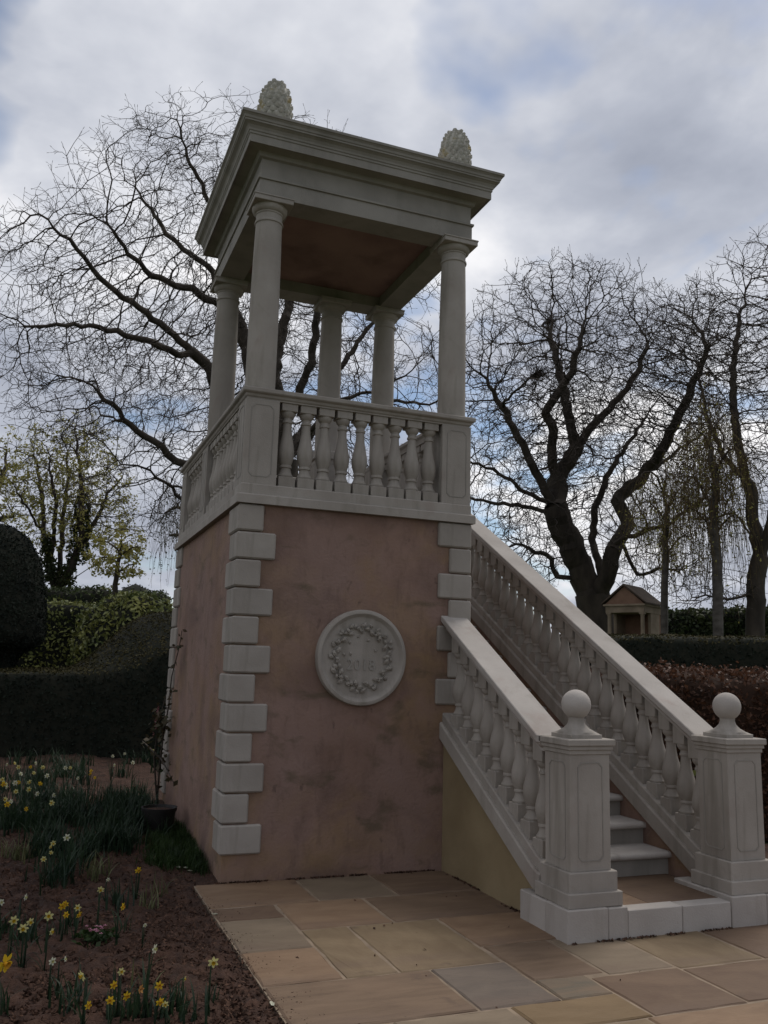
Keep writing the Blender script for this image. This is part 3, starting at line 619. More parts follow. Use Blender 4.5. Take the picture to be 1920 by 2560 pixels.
def grow(limbs, attr, step, di, dk, rs, jit=.28, up=.0, itmax=140):
    pos = []; par = []
    def addn(p, q): pos.append(np.array(p, float)); par.append(q); return len(pos) - 1
    for li, L0 in enumerate(limbs):
        L0 = [np.array(p, float) for p in L0]
        if li == 0: cur = addn(L0[0], -1)
        else: cur = int(np.argmin(np.linalg.norm(np.array(pos) - L0[0], axis=1)))
        for a in range(1, len(L0)):
            st0 = pos[cur].copy(); n = max(1, int(round(np.linalg.norm(L0[a] - st0) / step)))
            for k in range(1, n + 1): cur = addn(st0 + (L0[a] - st0) * k / n + (rs.normal(0, step * .13, 3) if k < n else 0), cur)
    pos = np.array(pos); par = list(par); A = attr.copy()
    D = np.full(len(A), 1e9); I = np.zeros(len(A), int)
    def upd(new0):
        nonlocal D, I
        Q = pos[new0:]
        for s_ in range(0, len(Q), 400):
            q = Q[s_:s_ + 400]; dd = np.linalg.norm(A[:, None] - q[None], axis=2); j = dd.argmin(1); m_ = dd[np.arange(len(A)), j]; bt = m_ < D; D[bt] = m_[bt]; I[bt] = j[bt] + new0 + s_
    upd(0); last = {}
    for it in range(itmax):
        kp = D > dk; A, D, I = A[kp], D[kp], I[kp]
        if len(A) == 0: break
        m_ = D < di
        if not m_.any(): break
        u_ = (A[m_] - pos[I[m_]]) / D[m_][:, None]; S = np.zeros_like(pos); np.add.at(S, I[m_], u_); ids = np.unique(I[m_])
        d = S[ids]; d /= np.linalg.norm(d, axis=1)[:, None] + 1e-6; d = d + rs.normal(0, jit, d.shape); d[:, 2] += up; d /= np.linalg.norm(d, axis=1)[:, None]
        new = pos[ids] + d * step; n0 = len(pos); pos = np.concatenate([pos, new]); par += [int(i) for i in ids]; upd(n0)
        if len(pos) > 26000: break
    return pos, np.array(par)
def radii(par, r0, ex):
    n = len(par); S = np.zeros(n); kids = np.bincount(par[par >= 0], minlength=n)
    for i in range(n - 1, -1, -1):
        if S[i] == 0: S[i] = r0 ** ex
        if par[i] >= 0: S[par[i]] += S[i]
    return S ** (1 / ex), kids
def ell(c, r, n, rs, shell=.45):
    d = rs.normal(0, 1, (n, 3)); d /= np.linalg.norm(d, axis=1)[:, None]; q = rs.random(n) ** shell; return np.array(c) + d * q[:, None] * np.array(r)
def tree(name, label, limbs, attr, step=.3, di=2.5, dk=.5, r0=.007, ex=2.25, seed=1, bark='bark', twigs=3, tl=.35, thick=.05, jit=.28, leaf=None, nleaf=0, lsize=.06, weep=0, wlen=(.6, 2.0), wstep=None, tmat='twig', up=0, root_r=None):
    rs = np.random.default_rng(seed); pos, par = grow(limbs, attr, step, di, dk, rs, jit, up); R_, kids = radii(par, r0, ex)
    for _ in range(2):                                    # ease the kinks out of the chains
        cs_ = np.zeros_like(pos); cn = np.zeros(len(pos)); ok = par >= 0; np.add.at(cs_, par[ok], pos[ok]); np.add.at(cn, par[ok], 1)
        w_ = ok & (cn > 0); pos[w_] = .5 * pos[w_] + .25 * pos[par[w_]] + .25 * cs_[w_] / cn[w_][:, None]
    if root_r: R_ = r0 + (R_ - r0) * (root_r - r0) / (R_[0] - r0)
    print('TREE', name, len(pos), R_[0])
    root = thing(name, pos[0] * np.array([1, 1, 1]), label, 'tree')
    e = np.where(par >= 0)[0]; P0, P1 = pos[par[e]], pos[e]; ra = np.minimum(R_[par[e]], R_[e] * 1.25 + .002); rb = R_[e]
    big = rb > thick; parts = []
    for lo_, hi_, n in ((thick, .13, 6), (.13, 9, 10)):
        q = (rb > lo_) & (rb <= hi_)
        if q.any(): parts.append(frusta(P0[q], P1[q], ra[q], rb[q], n))
    V, F_ = join(parts); mk('trunk', V, M[bark], root, faces=F_, smooth='all')
    q = ~big; parts = [frusta(P0[q], P1[q], ra[q], rb[q], 4)]
    thin = np.where((R_ < r0 * 2.4))[0]; tips = np.where(kids == 0)[0]
    src = np.concatenate([np.repeat(tips, twigs), rs.choice(thin, int(len(thin) * .7))]) if twigs else np.zeros(0, int)
    if len(src):
        bd = pos[src] - pos[np.maximum(par[src], 0)]; bd /= np.linalg.norm(bd, axis=1)[:, None] + 1e-9
        d = bd + rs.normal(0, .65, bd.shape); d /= np.linalg.norm(d, axis=1)[:, None]; ln = rs.uniform(.4, 1.1, len(src))[:, None] * tl
        a1 = pos[src] + d * ln * .5; d2 = d + rs.normal(0, .4, d.shape); a2 = a1 + d2 / np.linalg.norm(d2, axis=1)[:, None] * ln * .5; rr = np.full(len(src), r0 * .75)
        parts += [frusta(pos[src], a1, rr, rr * .9, 3), frusta(a1, a2, rr * .9, rr * .7, 3)]
        # end buds
        parts.append(frusta(a2, a2 + d2 * .035, rr * 1.5, rr * 1.1, 3))
        ends = a2
    else: ends = pos[tips]
    V, F_ = join(parts); mk('crown', V, M[tmat], root, faces=F_)
    if weep:
        s_ = rs.choice(np.where((R_ < .03) & (pos[:, 2] > pos[0, 2] + 1.2))[0], weep); parts = []; p = pos[s_].copy(); d = rs.normal(0, .35, p.shape); d[:, 2] = -.2
        ln = rs.uniform(*wlen, weep)[:, None]; n = 5; LP = []
        for k in range(n):
            d2 = d * (.75 ** k) + np.array([0, 0, -.35 - .22 * k]) + rs.normal(0, .06, d.shape); d2 /= np.linalg.norm(d2, axis=1)[:, None]; p2 = p + d2 * ln / n; p2[:, 2] = np.maximum(p2[:, 2], pos[0, 2] + .4)
            parts.append(frusta(p, p2, np.full(weep, r0 * .8), np.full(weep, r0 * .7), 3)); LP.append((p + p2) / 2); LP.append(p2); p = p2
        V, F_ = join(parts); mk('hanging_twigs', V, M['weeping_twig'], root, faces=F_)['kind'] = 'stuff'; ends = np.concatenate(LP)
    if leaf:
        P = ends[rs.integers(0, len(ends), nleaf)] + rs.normal(0, lsize * 1.1, (nleaf, 3)); V, F_ = leaf_cloud(P, np.tile([0, 0, 1.], (nleaf, 1)), lsize, rs, .3, .6)
        mk('foliage', V, M[leaf], root, faces=F_)['kind'] = 'stuff'
    return root, pos, R_
def L(d, pts, dd=0.0):
    """a limb through points of the picture, starting at distance d and receding by dd"""
    n = len(pts); return [at(u, v, d + dd * i / max(1, n - 1)) for i, (u, v) in enumerate(pts)]
def foot(u, v, d, z): p = at(u, v, d); return np.array([p[0], p[1], z])
rs = np.random.default_rng(21)
# great bare tree behind the tower
d = 19.0; fk = (702, 1160)
limbs = [[foot(725, 1500, d, -.15), at(718, 1400, d), at(fk[0], fk[1], d)],
         L(d, [fk, (600, 1085), (523, 922), (448, 851), (392, 803), (325, 754), (243, 691), (187, 616), (93, 530)], -2.5),
         L(d - .9, [(480, 890), (441, 885), (374, 848), (262, 825), (179, 810), (56, 814), (-30, 770)], -2),
         L(d, [fk, (640, 1000), (618, 882), (591, 791), (531, 676), (411, 582), (374, 519), (336, 463)], 1.0),
         L(d + .5, [(585, 780), (531, 747), (374, 687), (318, 631), (262, 556)], -1.5),
         L(d, [fk, (690, 960), (696, 857), (721, 763), (735, 640), (700, 500), (640, 400), (560, 330)], 2.0),
         L(d + 1.2, [(650, 600), (560, 560), (516, 493), (482, 418), (463, 384), (441, 295)], -1),
         L(d, [fk, (733, 1112), (752, 1083), (854, 913), (927, 812), (1010, 690), (1060, 600)], 2.5),
         L(d, [fk, (720, 1050), (780, 900), (800, 720), (850, 560), (860, 420)], -2.5),
         L(d, [fk, (560, 1200), (455, 1157), (380, 1100), (319, 1058), (277, 1008), (225, 960)], -1.5),
         L(d, [(690, 1290), (540, 1290), (455, 1246), (388, 1190), (360, 1168), (300, 1160)], -2),
         L(d, [fk, (800, 1060), (960, 1000), (1080, 1010), (1180, 950)], 1.5),
         L(d, [fk, (760, 1100), (830, 1010), (980, 960), (1120, 850)], -3)]
c = at(600, 800, 19.2)
A = np.concatenate([ell((c[0], c[1], 8.9), (5.3, 4.4, 5.5), 8000, rs, .55), ell(at(230, 960, 17.8), (2.4, 2.0, 1.3), 1500, rs, .6), ell(at(130, 700, 17.2), (1.6, 1.6, 1.6), 800, rs, .6), ell(at(430, 400, 19.6), (1.3, 1.5, 1.4), 700, rs, .6)])
A = A[A[:, 2] > 4.2]
tree('oak_tree', 'great spreading bare oak standing directly behind the tower', limbs, A, .19, 1.3, .22, .0052, 1.6, 31, root_r=.40, twigs=3, tl=.28, thick=.035, jit=.26)
# bare tree right of the tower, on the bank
d = 29.0
def c5(pts): return [(1160 + x / 2.183, 900 + y / 2.183) for x, y in pts]
limbs = [[foot(1508, 1600, d, 1.7), at(1500, 1590, d), at(1482, 1500, d)],
         L(d, c5([(700, 1300), (640, 1150), (560, 950), (500, 820), (400, 640), (330, 480), (240, 320), (200, 240), (130, 130)]), -1.5),
         L(d, c5([(700, 1310), (760, 1230), (830, 1000), (900, 955), (1100, 900), (1290, 790), (1390, 650), (1430, 400)]), -2.5),
         L(d, c5([(500, 820), (510, 640), (600, 500), (700, 360), (850, 200), (950, 60), (1000, -100)]), 1.5),
         L(d, c5([(510, 640), (480, 500), (490, 370), (440, 280), (540, 140), (600, 50), (640, -120)]), -1),
         L(d, c5([(640, 440), (560, 280), (540, 140), (500, -20), (470, -150)]), 1),
         L(d - .5, c5([(480, 800), (300, 700), (150, 590), (40, 560), (-60, 500)]), -1.5),
         L(d - .5, c5([(480, 830), (250, 790), (50, 760), (-50, 740)]), 1),
         L(d, c5([(620, 1190), (500, 1180), (480, 1080), (380, 1050), (300, 1000)]), -1),
         L(d, c5([(820, 1020), (900, 900), (830, 760), (1000, 620), (1100, 540), (1250, 440), (1400, 330)]), 2),
         L(d, c5([(760, 1200), (700, 1000), (720, 800), (800, 600), (900, 450), (1000, 300)]), 2.5),
         L(d, c5([(1000, 620), (1120, 420), (1200, 250), (1290, 60), (1330, -80)]), -1.5),
         L(d, c5([(840, 1050), (950, 1180), (1080, 1130), (1180, 1160)]), -1)]
c = at(1440, 1040, 29)
A = np.concatenate([ell((c[0], c[1], 10.4), (5.0, 4.2, 5.3), 9500, rs, .55), ell(at(1660, 1000, 28), (2.2, 2, 3.4), 1500, rs, .6), ell(at(1730, 880, 28.2), (2.0, 2.0, 2.4), 1800, rs, .6), ell(at(1300, 1370, 28), (2.0, 1.8, 1.5), 1300, rs, .6), ell(at(1640, 1400, 28), (1.8, 1.6, 1.2), 700, rs, .6)])
A = A[A[:, 2] > 3.6]
tree('oak_tree', 'broad bare oak rising behind the stair and the little temple', limbs, A, .24, 1.5, .26, .0088, 1.62, 32, root_r=.58, twigs=3, tl=.38, thick=.05, jit=.26)
# bare tree at the right edge
d = 25.0
limbs = [[foot(1880, 1590, d, 1.7), at(1885, 1540, d), at(1900, 1400, d)],
         L(d, [(1900, 1400), (1880, 1250), (1840, 1100), (1830, 950), (1850, 800), (1880, 680)], 1.5), L(d, [(1900, 1400), (1960, 1200), (1985, 1000), (1950, 850), (1930, 700)], -1.5),
         L(d, [(1890, 1330), (1830, 1280), (1770, 1300), (1700, 1250)], -1), L(d, [(1885, 1480), (1830, 1500), (1760, 1490), (1700, 1510)], -1.5), L(d, [(1870, 1200), (1800, 1120), (1760, 1020), (1740, 900)], 2)]
c = at(1930, 950, 25.2); A = np.concatenate([ell((c[0], c[1], 9.8), (2.6, 2.8, 4.2), 4600, rs, .5), ell(at(1740, 880, 25.5), (1.7, 1.6, 1.9), 1700, rs, .6), ell(at(1800, 1200, 25), (1.5, 1.4, 1.6), 700, rs, .6), ell(at(1780, 1470, 24.5), (1.4, 1.2, .7), 400, rs, .6)])
tree('oak_tree', 'bare tree leaning in at the right edge above the dark hedges', limbs, A, .22, 1.4, .26, 0.0080, 1.62, 33, root_r=.24, twigs=3, tl=.36, thick=.05, jit=.30)
# weeping birches on the bank
d = 23.5
limbs = [[foot(1795, 1590, d, 1.7), at(1795, 1540, d), at(1788, 1300, d), at(1775, 1100, d), at(1770, 930, d)]] + [L(d, [(1780, y0), (1780 + s * 45, y0 - 60), (1780 + s * w, y0 - 50)], q) for y0, s, w, q in [(1250, -1, 110, .8), (1180, 1, 90, -.6), (1120, -1, 80, -.8), (1080, 1, 60, .8), (1330, -1, 130, -.6), (1350, 1, 90, .9)]]
A = np.concatenate([ell(at(1775, 1150, d), (.95, .95, 2.0), 420, rs, .6)])
tree('weeping_birch', 'weeping birch with brown hanging twigs left of the right edge tree', limbs, A, .22, 1.5, .35, .006, 1.8, 34, root_r=.13, bark='birch_bark', twigs=1, tl=.25, weep=850, wlen=(.7, 2.4), leaf='spring_leaf', nleaf=1700, lsize=.035)
d = 25.5
limbs = [[foot(1655, 1590, d, 1.7), at(1660, 1500, d), at(1668, 1300, d), at(1660, 1130, d)]] + [L(d, [(1664, y0), (1664 + s * 40, y0 - 50), (1664 + s * w, y0 - 30)], q) for y0, s, w, q in [(1300, -1, 100, .8), (1260, 1, 90, -.6), (1220, -1, 70, -.8), (1390, 1, 100, .8)]]
A = ell(at(1660, 1260, d), (1.2, 1.0, 1.4), 300, rs, .6)
tree('weeping_birch', 'smaller brown weeping tree half hidden behind the broad bare oak', limbs, A, .22, 1.5, .35, .006, 1.8, 35, root_r=.10, bark='birch_bark', twigs=1, tl=.25, weep=480, wlen=(.6, 1.9), leaf='spring_leaf', nleaf=1500, lsize=.035)
# trees beyond the hedges at left
d = 26.0
limbs = [[foot(140, 1500, d, -.15), at(140, 1480, d)], L(d, [(138, 1485), (125, 1420), (112, 1330), (104, 1240), (90, 1150), (70, 1090)], .8), L(d, [(145, 1490), (165, 1440), (195, 1380), (207, 1270), (200, 1170), (190, 1080)], -.8),
         L(d, [(150, 1480), (152, 1400), (155, 1300), (170, 1200), (165, 1100)], 1.2), L(d, [(195, 1385), (240, 1300), (270, 1230), (310, 1190)], .6), L(d, [(160, 1465), (220, 1420), (270, 1405)], -1), L(d, [(112, 1330), (70, 1270), (40, 1230)], -.8), L(d, [(130, 1420), (135, 1340), (140, 1250), (120, 1120)], -1.2)]
c = at(165, 1225, d); A = np.concatenate([ell(c, (1.95, 1.8, 1.95), 2600, rs, .6), ell(at(190, 1090, d), (.9, .9, .6), 320, rs, .6), ell(at(280, 1330, d), (.8, .8, .9), 400, rs, .6)])
A = A[A[:, 2] > 4.2]
tree('spring_tree', 'many stemmed tree breaking into yellow green leaf beyond the hedges at left', limbs, A, .17, 1.2, .22, .006, 1.6, 36, root_r=.22, twigs=2, tl=.25, thick=.05, leaf='spring_leaf', nleaf=10000, lsize=.038, up=.12)
# ivy on its leaning stem
iv = []; 
for q, r_ in (((165, 1440), .30), ((195, 1380), .34), ((203, 1320), .30), ((206, 1270), .24), ((118, 1370), .20), ((125, 1420), .24)):
    iv.append(ell(at(*q, d - .2), (r_, r_, .45), 420, rs, .4))
iv = np.concatenate(iv); V, F_ = leaf_cloud(iv, np.tile([0, -1., 0.3], (len(iv), 1)), .05, rs, .3, .7); mk('ivy', V, M['ivy'], bpy.data.objects['spring_tree'], faces=F_)['kind'] = 'stuff'
d = 23.0
limbs = [[foot(288, 1500, d, -.15), at(290, 1470, d), at(298, 1390, d), at(306, 1320, d)]] + [L(d, [(295, y), (295 + s * 30, y - 18), (295 + s * 55, y - 20)], q) for y, s, q in [(1430, 1, .3), (1410, -1, -.3), (1385, 1, -.4), (1370, -1, .4), (1350, 1, .2)]]
tree('young_tree', 'slim sapling with sparse yellow leaves above the far hedge', limbs, ell(at(300, 1390, d), (.75, .7, .75), 260, rs, .6), .14, 1.0, .22, .005, 2.2, 37, root_r=.07, twigs=2, tl=.18, thick=.02, leaf='spring_leaf', nleaf=1300, lsize=.05)
d = 24.0
limbs = [[foot(505, 1500, d, -.15), at(500, 1350, d), at(490, 1230, d), at(470, 1150, d)]] + [L(d, [(495, y), (455, y - 50), (420, y - 50), (395, y - 20)], q) for y, q in [(1260, .4), (1320, -.4), (1390, .3), (1220, -.6)]]
tree('weeping_birch', 'thin weeping birch with hanging twigs against the sky left of the balcony', limbs, ell(at(435, 1270, d), (.55, .8, 1.0), 160, rs, .6), .2, 1.2, .3, .004, 2.2, 38, root_r=.12, bark='birch_bark', twigs=1, tl=.2, thick=.03, weep=230, wlen=(.5, 1.5), leaf='ivy', nleaf=900, lsize=.028)
d = 30.0
limbs = [[foot(-60, 1500, d, -.15), at(-60, 1400, d), at(-50, 1250, d)], L(d, [(-50, 1300), (-10, 1230), (15, 1160), (20, 1090)], .6), L(d, [(-50, 1330), (0, 1300), (40, 1290)], -.6)]
tree('spring_tree', 'leafy twigs of another tree at the very left edge', limbs, np.concatenate([ell(at(-40, 1250, d), (1.5, 1.5, 2.1), 500, rs, .6)]), .24, 1.5, .35, .006, 2.2, 39, root_r=.25, twigs=2, tl=.3, thick=.05, leaf='spring_leaf', nleaf=2200, lsize=.05)

# ------------------------------------------------------------------ little temple on the bank
pc = at(1610, 1560, 25.5); e_ = (pc[:2] - CAM[:2]); e_ /= np.linalg.norm(e_); rt = np.array([e_[1], -e_[0]]); an = math.radians(22)
XA = rt * math.cos(an) - e_ * math.sin(an); YA = e_ * math.cos(an) + rt * math.sin(an)
PB = np.array([pc[0], pc[1], 1.88])
pav = thing('garden_temple', PB, 'small stone garden temple with pedimented tiled roof under the broad bare oak', 'temple')
def loc(mb):
    v = mb.verts(); v = v * np.array([.82, .82, 1]); z_ = np.interp(v[:, 2], [-.1, 0, 1.1, 1.36, 1.935], [-.1, 0, 1.42, 1.66, 2.24]); mb.v = [np.stack([PB[0] + v[:, 0] * XA[0] + v[:, 1] * YA[0], PB[1] + v[:, 0] * XA[1] + v[:, 1] * YA[1], PB[2] + z_], -1)]; return mb
W_, D_ = 1.36, 1.5                                     # front runs from -W_ to 0 in local x
mk('step', loc(MB().box(-W_ - .12, .12, -.12, D_ + .1, -.06, .10)), M['old_stone'], pav)
for x, y in [(-W_ + .08, .08), (-.08, .08)]:
    co = mk('column', loc(MB().lathe([(.085, .1), (.085, .14), (.072, .16), (.070, .5), (.062, 1.02), (.075, 1.04), (.085, 1.07)], x, y, 0, 14).box(x - .09, x + .09, y - .09, y + .09, 1.065, 1.10)), M['old_stone'], pav, True)
mk('back_wall', loc(MB().box(-W_, 0, D_ - .12, D_, .09, 1.1)), M['pink_brick'], pav)
mk('side_wall', loc(MB().box(-.10, 0, .62, D_ - .12, .09, 1.1)), M['old_stone'], pav); mk('side_wall', loc(MB().box(-W_, -W_ + .10, .62, D_ - .12, .09, 1.1)), M['old_stone'], pav)
mk('entablature', loc(MB().box(-W_ - .02, .02, -.02, D_ + .02, 1.10, 1.30).box(-W_ - .08, .08, -.08, D_ + .08, 1.30, 1.36)), M['old_stone'], pav)
mid = -W_ / 2; b = MB(); b.add([(-W_ - .03, -.02, 1.358), (.03, -.02, 1.358), (mid, -.02, 1.86), (-W_ - .03, D_, 1.358), (.03, D_, 1.358), (mid, D_, 1.86)], [(0, 1, 2), (3, 5, 4), (0, 2, 5, 3), (1, 4, 5, 2), (0, 3, 4, 1)]); mk('pediment', loc(b), M['pink_brick'], pav)
for s_ in (-1, 1):
    xe = mid + s_ * (W_ / 2 + .14); b = MB(); nrm = .05
    b.add([(mid, -.10, 1.875), (xe, -.10, 1.355), (xe, D_ + .1, 1.355), (mid, D_ + .1, 1.875), (mid, -.10, 1.935), (xe, -.10, 1.40), (xe, D_ + .1, 1.40), (mid, D_ + .1, 1.935)], [(0, 1, 2, 3), (7, 6, 5, 4), (0, 4, 5, 1), (1, 5, 6, 2), (2, 6, 7, 3), (3, 7, 4, 0)])
    mk('roof_slope', loc(b), M['roof_tile'], pav)
mk('wall_tablet', loc(MB().box(-.52, -.26, D_ - .15, D_ - .118, .12, .52, .02)), M['old_stone'], pav)

# ------------------------------------------------------------------ the flower bed
def hs(p): return float(hsoil(p[0], p[1]))
def bed_at(u, v, h):
    z = .05
    for _ in range(6): p = ground(u, v, z + h); z = hs(p)
    return np.array([p[0], p[1], z - .008])
def blade(L0, w, bend, n=4):
    v = []; f = []
    for i in range(n + 1):
        t = i / n; a = bend * t; x = L0 * t * math.sin(a * .8) ; z = L0 * t * math.cos(a * .8); ww = w * (1 - t ** 3) * .5 + .0006
        v += [(x, -ww, z), (x - .3 * ww, 0, z - .15 * ww), (x, ww, z)]
        if i: k = 3 * i; f += [(k - 3, k - 2, k + 1, k), (k - 2, k - 1, k + 2, k + 1)]
    return v, f
def mesh_blade(L0, w, bend, mat='blade'): v, f = blade(L0, w, bend); return mesh_from('leaf', v, f, M[mat], 'all', False)
BL = [mesh_blade(.26, .013, .35), mesh_blade(.22, .012, .7), mesh_blade(.30, .013, .2), mesh_blade(.18, .011, 1.0)]
def stem_mesh(h):
    pts = [(0, 0, -.01), (.004, 0, h * .5), (.002, 0, h * .93), (.012, 0, h), (.028, 0, h + .004)]; b = MB().tube(pts, [.0042, .004, .0035, .003, .004], 6); return mesh_from('stem', b.verts(), b.f, M['blade'], 'all')
def petals(R0, cup, n=6):
    v = []; f = []
    for k in range(n):
        a = 2 * math.pi * k / n + (.06 if k % 2 else -.04); ca, sa = math.cos(a), math.sin(a)
        pts = [(.12, -.07, 0), (.12, .07, 0), (.55, -.27, .10), (.55, 0, .03), (.55, .27, .10), (.85, -.17, .10 + cup * .4), (.85, .17, .10 + cup * .4), (1.04, 0, .06 + cup)]
        o = len(v)
        for r, s_, x in pts: v.append((x * R0 + (.002 if k % 2 else 0), (r * ca - s_ * sa) * R0, (r * sa + s_ * ca) * R0))
        f += [(o, o + 2, o + 3), (o, o + 3, o + 1), (o + 1, o + 3, o + 4), (o + 2, o + 5, o + 3), (o + 3, o + 5, o + 7, o + 6), (o + 3, o + 6, o + 4)]
    return v, f
def trumpet_mesh(R0, mat):
    pr_ = [(.12, -.05), (.20, .08), (.24, .30), (.30, .46), (.37, .54), (.33, .50), (.24, .38), (.17, .12), (.02, .08)]; n = 12; v = []; f = []
    for j, (r, x) in enumerate(pr_):
        for i in range(n): a = 2 * math.pi * i / n; q = r * (1 + (.08 * math.cos(6 * a) if j in (3, 4, 5) else 0)); v.append((x * R0, q * R0 * math.cos(a), q * R0 * math.sin(a)))
        if j: f += [((j - 1) * n + i, (j - 1) * n + (i + 1) % n, j * n + (i + 1) % n, j * n + i) for i in range(n)]
    return mesh_from('trumpet', v, f, M[mat], 'all')
PET = {}
for ty, mat, tm_, cup in (('pale', 'petal_pale', 'petal_yellow', .06), ('white', 'petal_white', 'petal_pale', .10), ('yellow', 'petal_yellow', 'trumpet', -.02), ('faded', 'petal_faded', 'petal_faded', .35)):
    v, f = petals(1.0, cup); PET[ty] = (mesh_from('petals', v, f, M[mat], False, False), trumpet_mesh(1.0, tm_))
STEM = {}
def daffodil(p, ty, h, size, face, label, group, nl=3, seed=0):
    r = random.Random(seed); hk = round(h, 2)
    if hk not in STEM: STEM[hk] = stem_mesh(hk)
    root = thing('daffodil', p, label, 'daffodil', group); root.rotation_euler = (0, 0, face)
    def ch(name, me, lo, rot=(0, 0, 0), sc=1, par=root):
        o = bpy.data.objects.new(name, me); COL.objects.link(o); o.parent = par; o.location = lo; o.rotation_euler = rot; o.scale = (sc,) * 3; return o
    ch('stem', STEM[hk], (0, 0, 0))
    for k in range(nl): ch('leaf', BL[r.randrange(4)], (r.uniform(-.012, .012), r.uniform(-.012, .012), -.005), (r.uniform(-.1, .1), r.uniform(-.1, .1), r.uniform(0, 6.28)), r.uniform(.8, 1.15) * h / .26)
    size *= .74
    pt = ch('petals', PET[ty][0], (.028, 0, hk + .004), (r.uniform(-.5, .5), r.uniform(-.15, .35), r.uniform(-.25, .25)), size)
    ch('trumpet', PET[ty][1], (0, 0, 0), par=pt); return root
def cam_face(p, off): dv = CAM[:2] - np.array(p)[:2]; return math.atan2(dv[1], dv[0]) + off
def c4(x, y): return x / 2.37, 2200 + y / 2.37
near = [(4, 480, 'yellow', .30, .060, 0.7, 'large golden yellow daffodil cut by the left picture edge'),
        (1250, 470, 'pale', .24, .036, .5, 'pale yellow daffodil standing alone nearest the paving edge'),
        (888, 395, 'white', .30, .030, 1.0, 'tall cream daffodil on a long straight stem in the near bed'),
        (515, 548, 'pale', .22, .034, -.9, 'pale yellow daffodil bowed above a dark clump of leaves'),
        (305, 465, 'white', .18, .026, .2, 'small white daffodil beside a drooping white bud in the bare soil'),
        (350, 462, 'white', .17, .020, 1.6, 'drooping white daffodil bud beside a small open white one'),
        (710, 525, 'pale', .20, .024, .3, 'single pale daffodil above the pair of deep yellow ones'),
        (660, 605, 'yellow', .16, .026, .5, 'deep yellow daffodil just above the ragged yellow pair'),
        (668, 692, 'yellow', .12, .028, -.4, 'left flower of the ragged low yellow pair near the bottom'),
        (725, 672, 'yellow', .13, .028, .9, 'right flower of the ragged low yellow pair near the bottom'),
        (800, 635, 'faded', .16, .026, 1.2, 'withered orange brown daffodil on a bent stem'),
        (940, 608, 'yellow', .16, .028, .1, 'yellow daffodil right of the tall cream one'),
        (925, 705, 'yellow', .13, .028, .8, 'yellow daffodil low behind the green leaf clump at bottom'),
        (990, 715, 'pale', .12, .022, -.3, 'small pale daffodil peeping over the leaf clump at bottom'),
        (1060, 575, 'pale', .16, .018, 1.4, 'closed pale daffodil bud between the cream one and the lone pale one'),
        (505, 725, 'yellow', .10, .026, .6, 'low yellow daffodil at the foot of the bowed pale one'),
        (80, 225, 'pale', .22, .034, .1, 'round pale daffodil left of the pale pair in the left bed'),
        (145, 270, 'pale', .22, .036, -.2, 'lower flower of the pale pair over dark leaves in the left bed'),
        (168, 235, 'pale', .24, .030, .4, 'upper flower of the pale pair over dark leaves in the left bed'),
        (285, 200, 'pale', .22, .034, .2, 'pale daffodil between the pale pair and the golden cluster'),
        (282, 295, 'pale', .20, .026, 1.0, 'pale daffodil hanging sideways left of the pink flowers'),
        (365, 145, 'yellow', .18, .030, .2, 'upper left flower of the golden cluster behind the pink flowers'),
        (402, 128, 'yellow', .20, .026, -.4, 'topmost flower of the golden cluster behind the pink flowers'),
        (380, 195, 'yellow', .16, .026, .5, 'lower left flower of the golden cluster behind the pink flowers'),
        (462, 152, 'pale', .18, .028, .0, 'starry pale flower at the right of the golden cluster'),
        (452, 195, 'yellow', .15, .028, .7, 'lower right flower of the golden cluster behind the pink flowers'),
        (702, 150, 'yellow', .22, .030, 1.2, 'lemon yellow daffodil facing right above thin dark stems'),
        (595, 45, 'pale', .22, .030, .1, 'pale daffodil alone in bare soil mid bed'),
        (5, 120, 'white', .2, .026, .1, 'white daffodil at the left edge behind the round pale one'),
        (125, 95, 'white', .2, .028, 1.2, 'white daffodil nodding over grey leaves at left'),
        (850, 255, 'white', .12, .018, .4, 'tiny white bloom right of the thin dark stems')]
for i, (x, y, ty, h, s_, off, lab) in enumerate(near):
    p = bed_at(*c4(x, y), h); daffodil(p, ty, h, s_, cam_face(p, off * .8), lab, 'daffodils in the flower bed', 3 if h > .2 else 2, i)
def c3(x, y): return x / 3.456, 1860 + y / 3.456
mid_ = [(575, 795, 'white', .30, .050, .1, 'big white star shaped daffodil above the dense leaves'), (455, 845, 'pale', .28, .036, .2, 'highest of the pale daffodil trio left of the white star'),
        (412, 878, 'pale', .26, .030, .9, 'left flower of the pale daffodil trio beside the white star'), (458, 925, 'pale', .24, .030, -.5, 'lowest flower of the pale daffodil trio beside the white star'),
        (375, 980, 'pale', .24, .038, .1, 'round pale daffodil below the pale trio'), (1185, 1075, 'yellow', .20, .046, .3, 'bright yellow spidery daffodil alone near the tower grass'),
        (920, 1157, 'white', .16, .026, .5, 'small white daffodil left of the bright yellow one'), (450, 435, 'white', .3, .038, .6, 'white daffodil nodding at the top of the leaf mass'),
        (560, 200, 'white', .3, .040, .2, 'largest white daffodil in front of the dark hedge'), (785, 225, 'yellow', .3, .034, .1, 'upper flower of the yellow trio in front of the dark hedge'),
        (768, 252, 'yellow', .28, .034, .6, 'left flower of the yellow trio in front of the dark hedge'), (830, 285, 'yellow', .25, .030, -.5, 'right flower of the yellow trio in front of the dark hedge'),
        (970, 100, 'white', .3, .036, .3, 'white daffodil against the dark hedge right of the yellow trio'), (1072, 80, 'white', .3, .032, .3, 'white daffodil against the dark hedge nearest the tower'), (1320, 50, 'pale', .3, .034, .2, 'pale daffodil glimpsed beside the rose at the tower corner')]
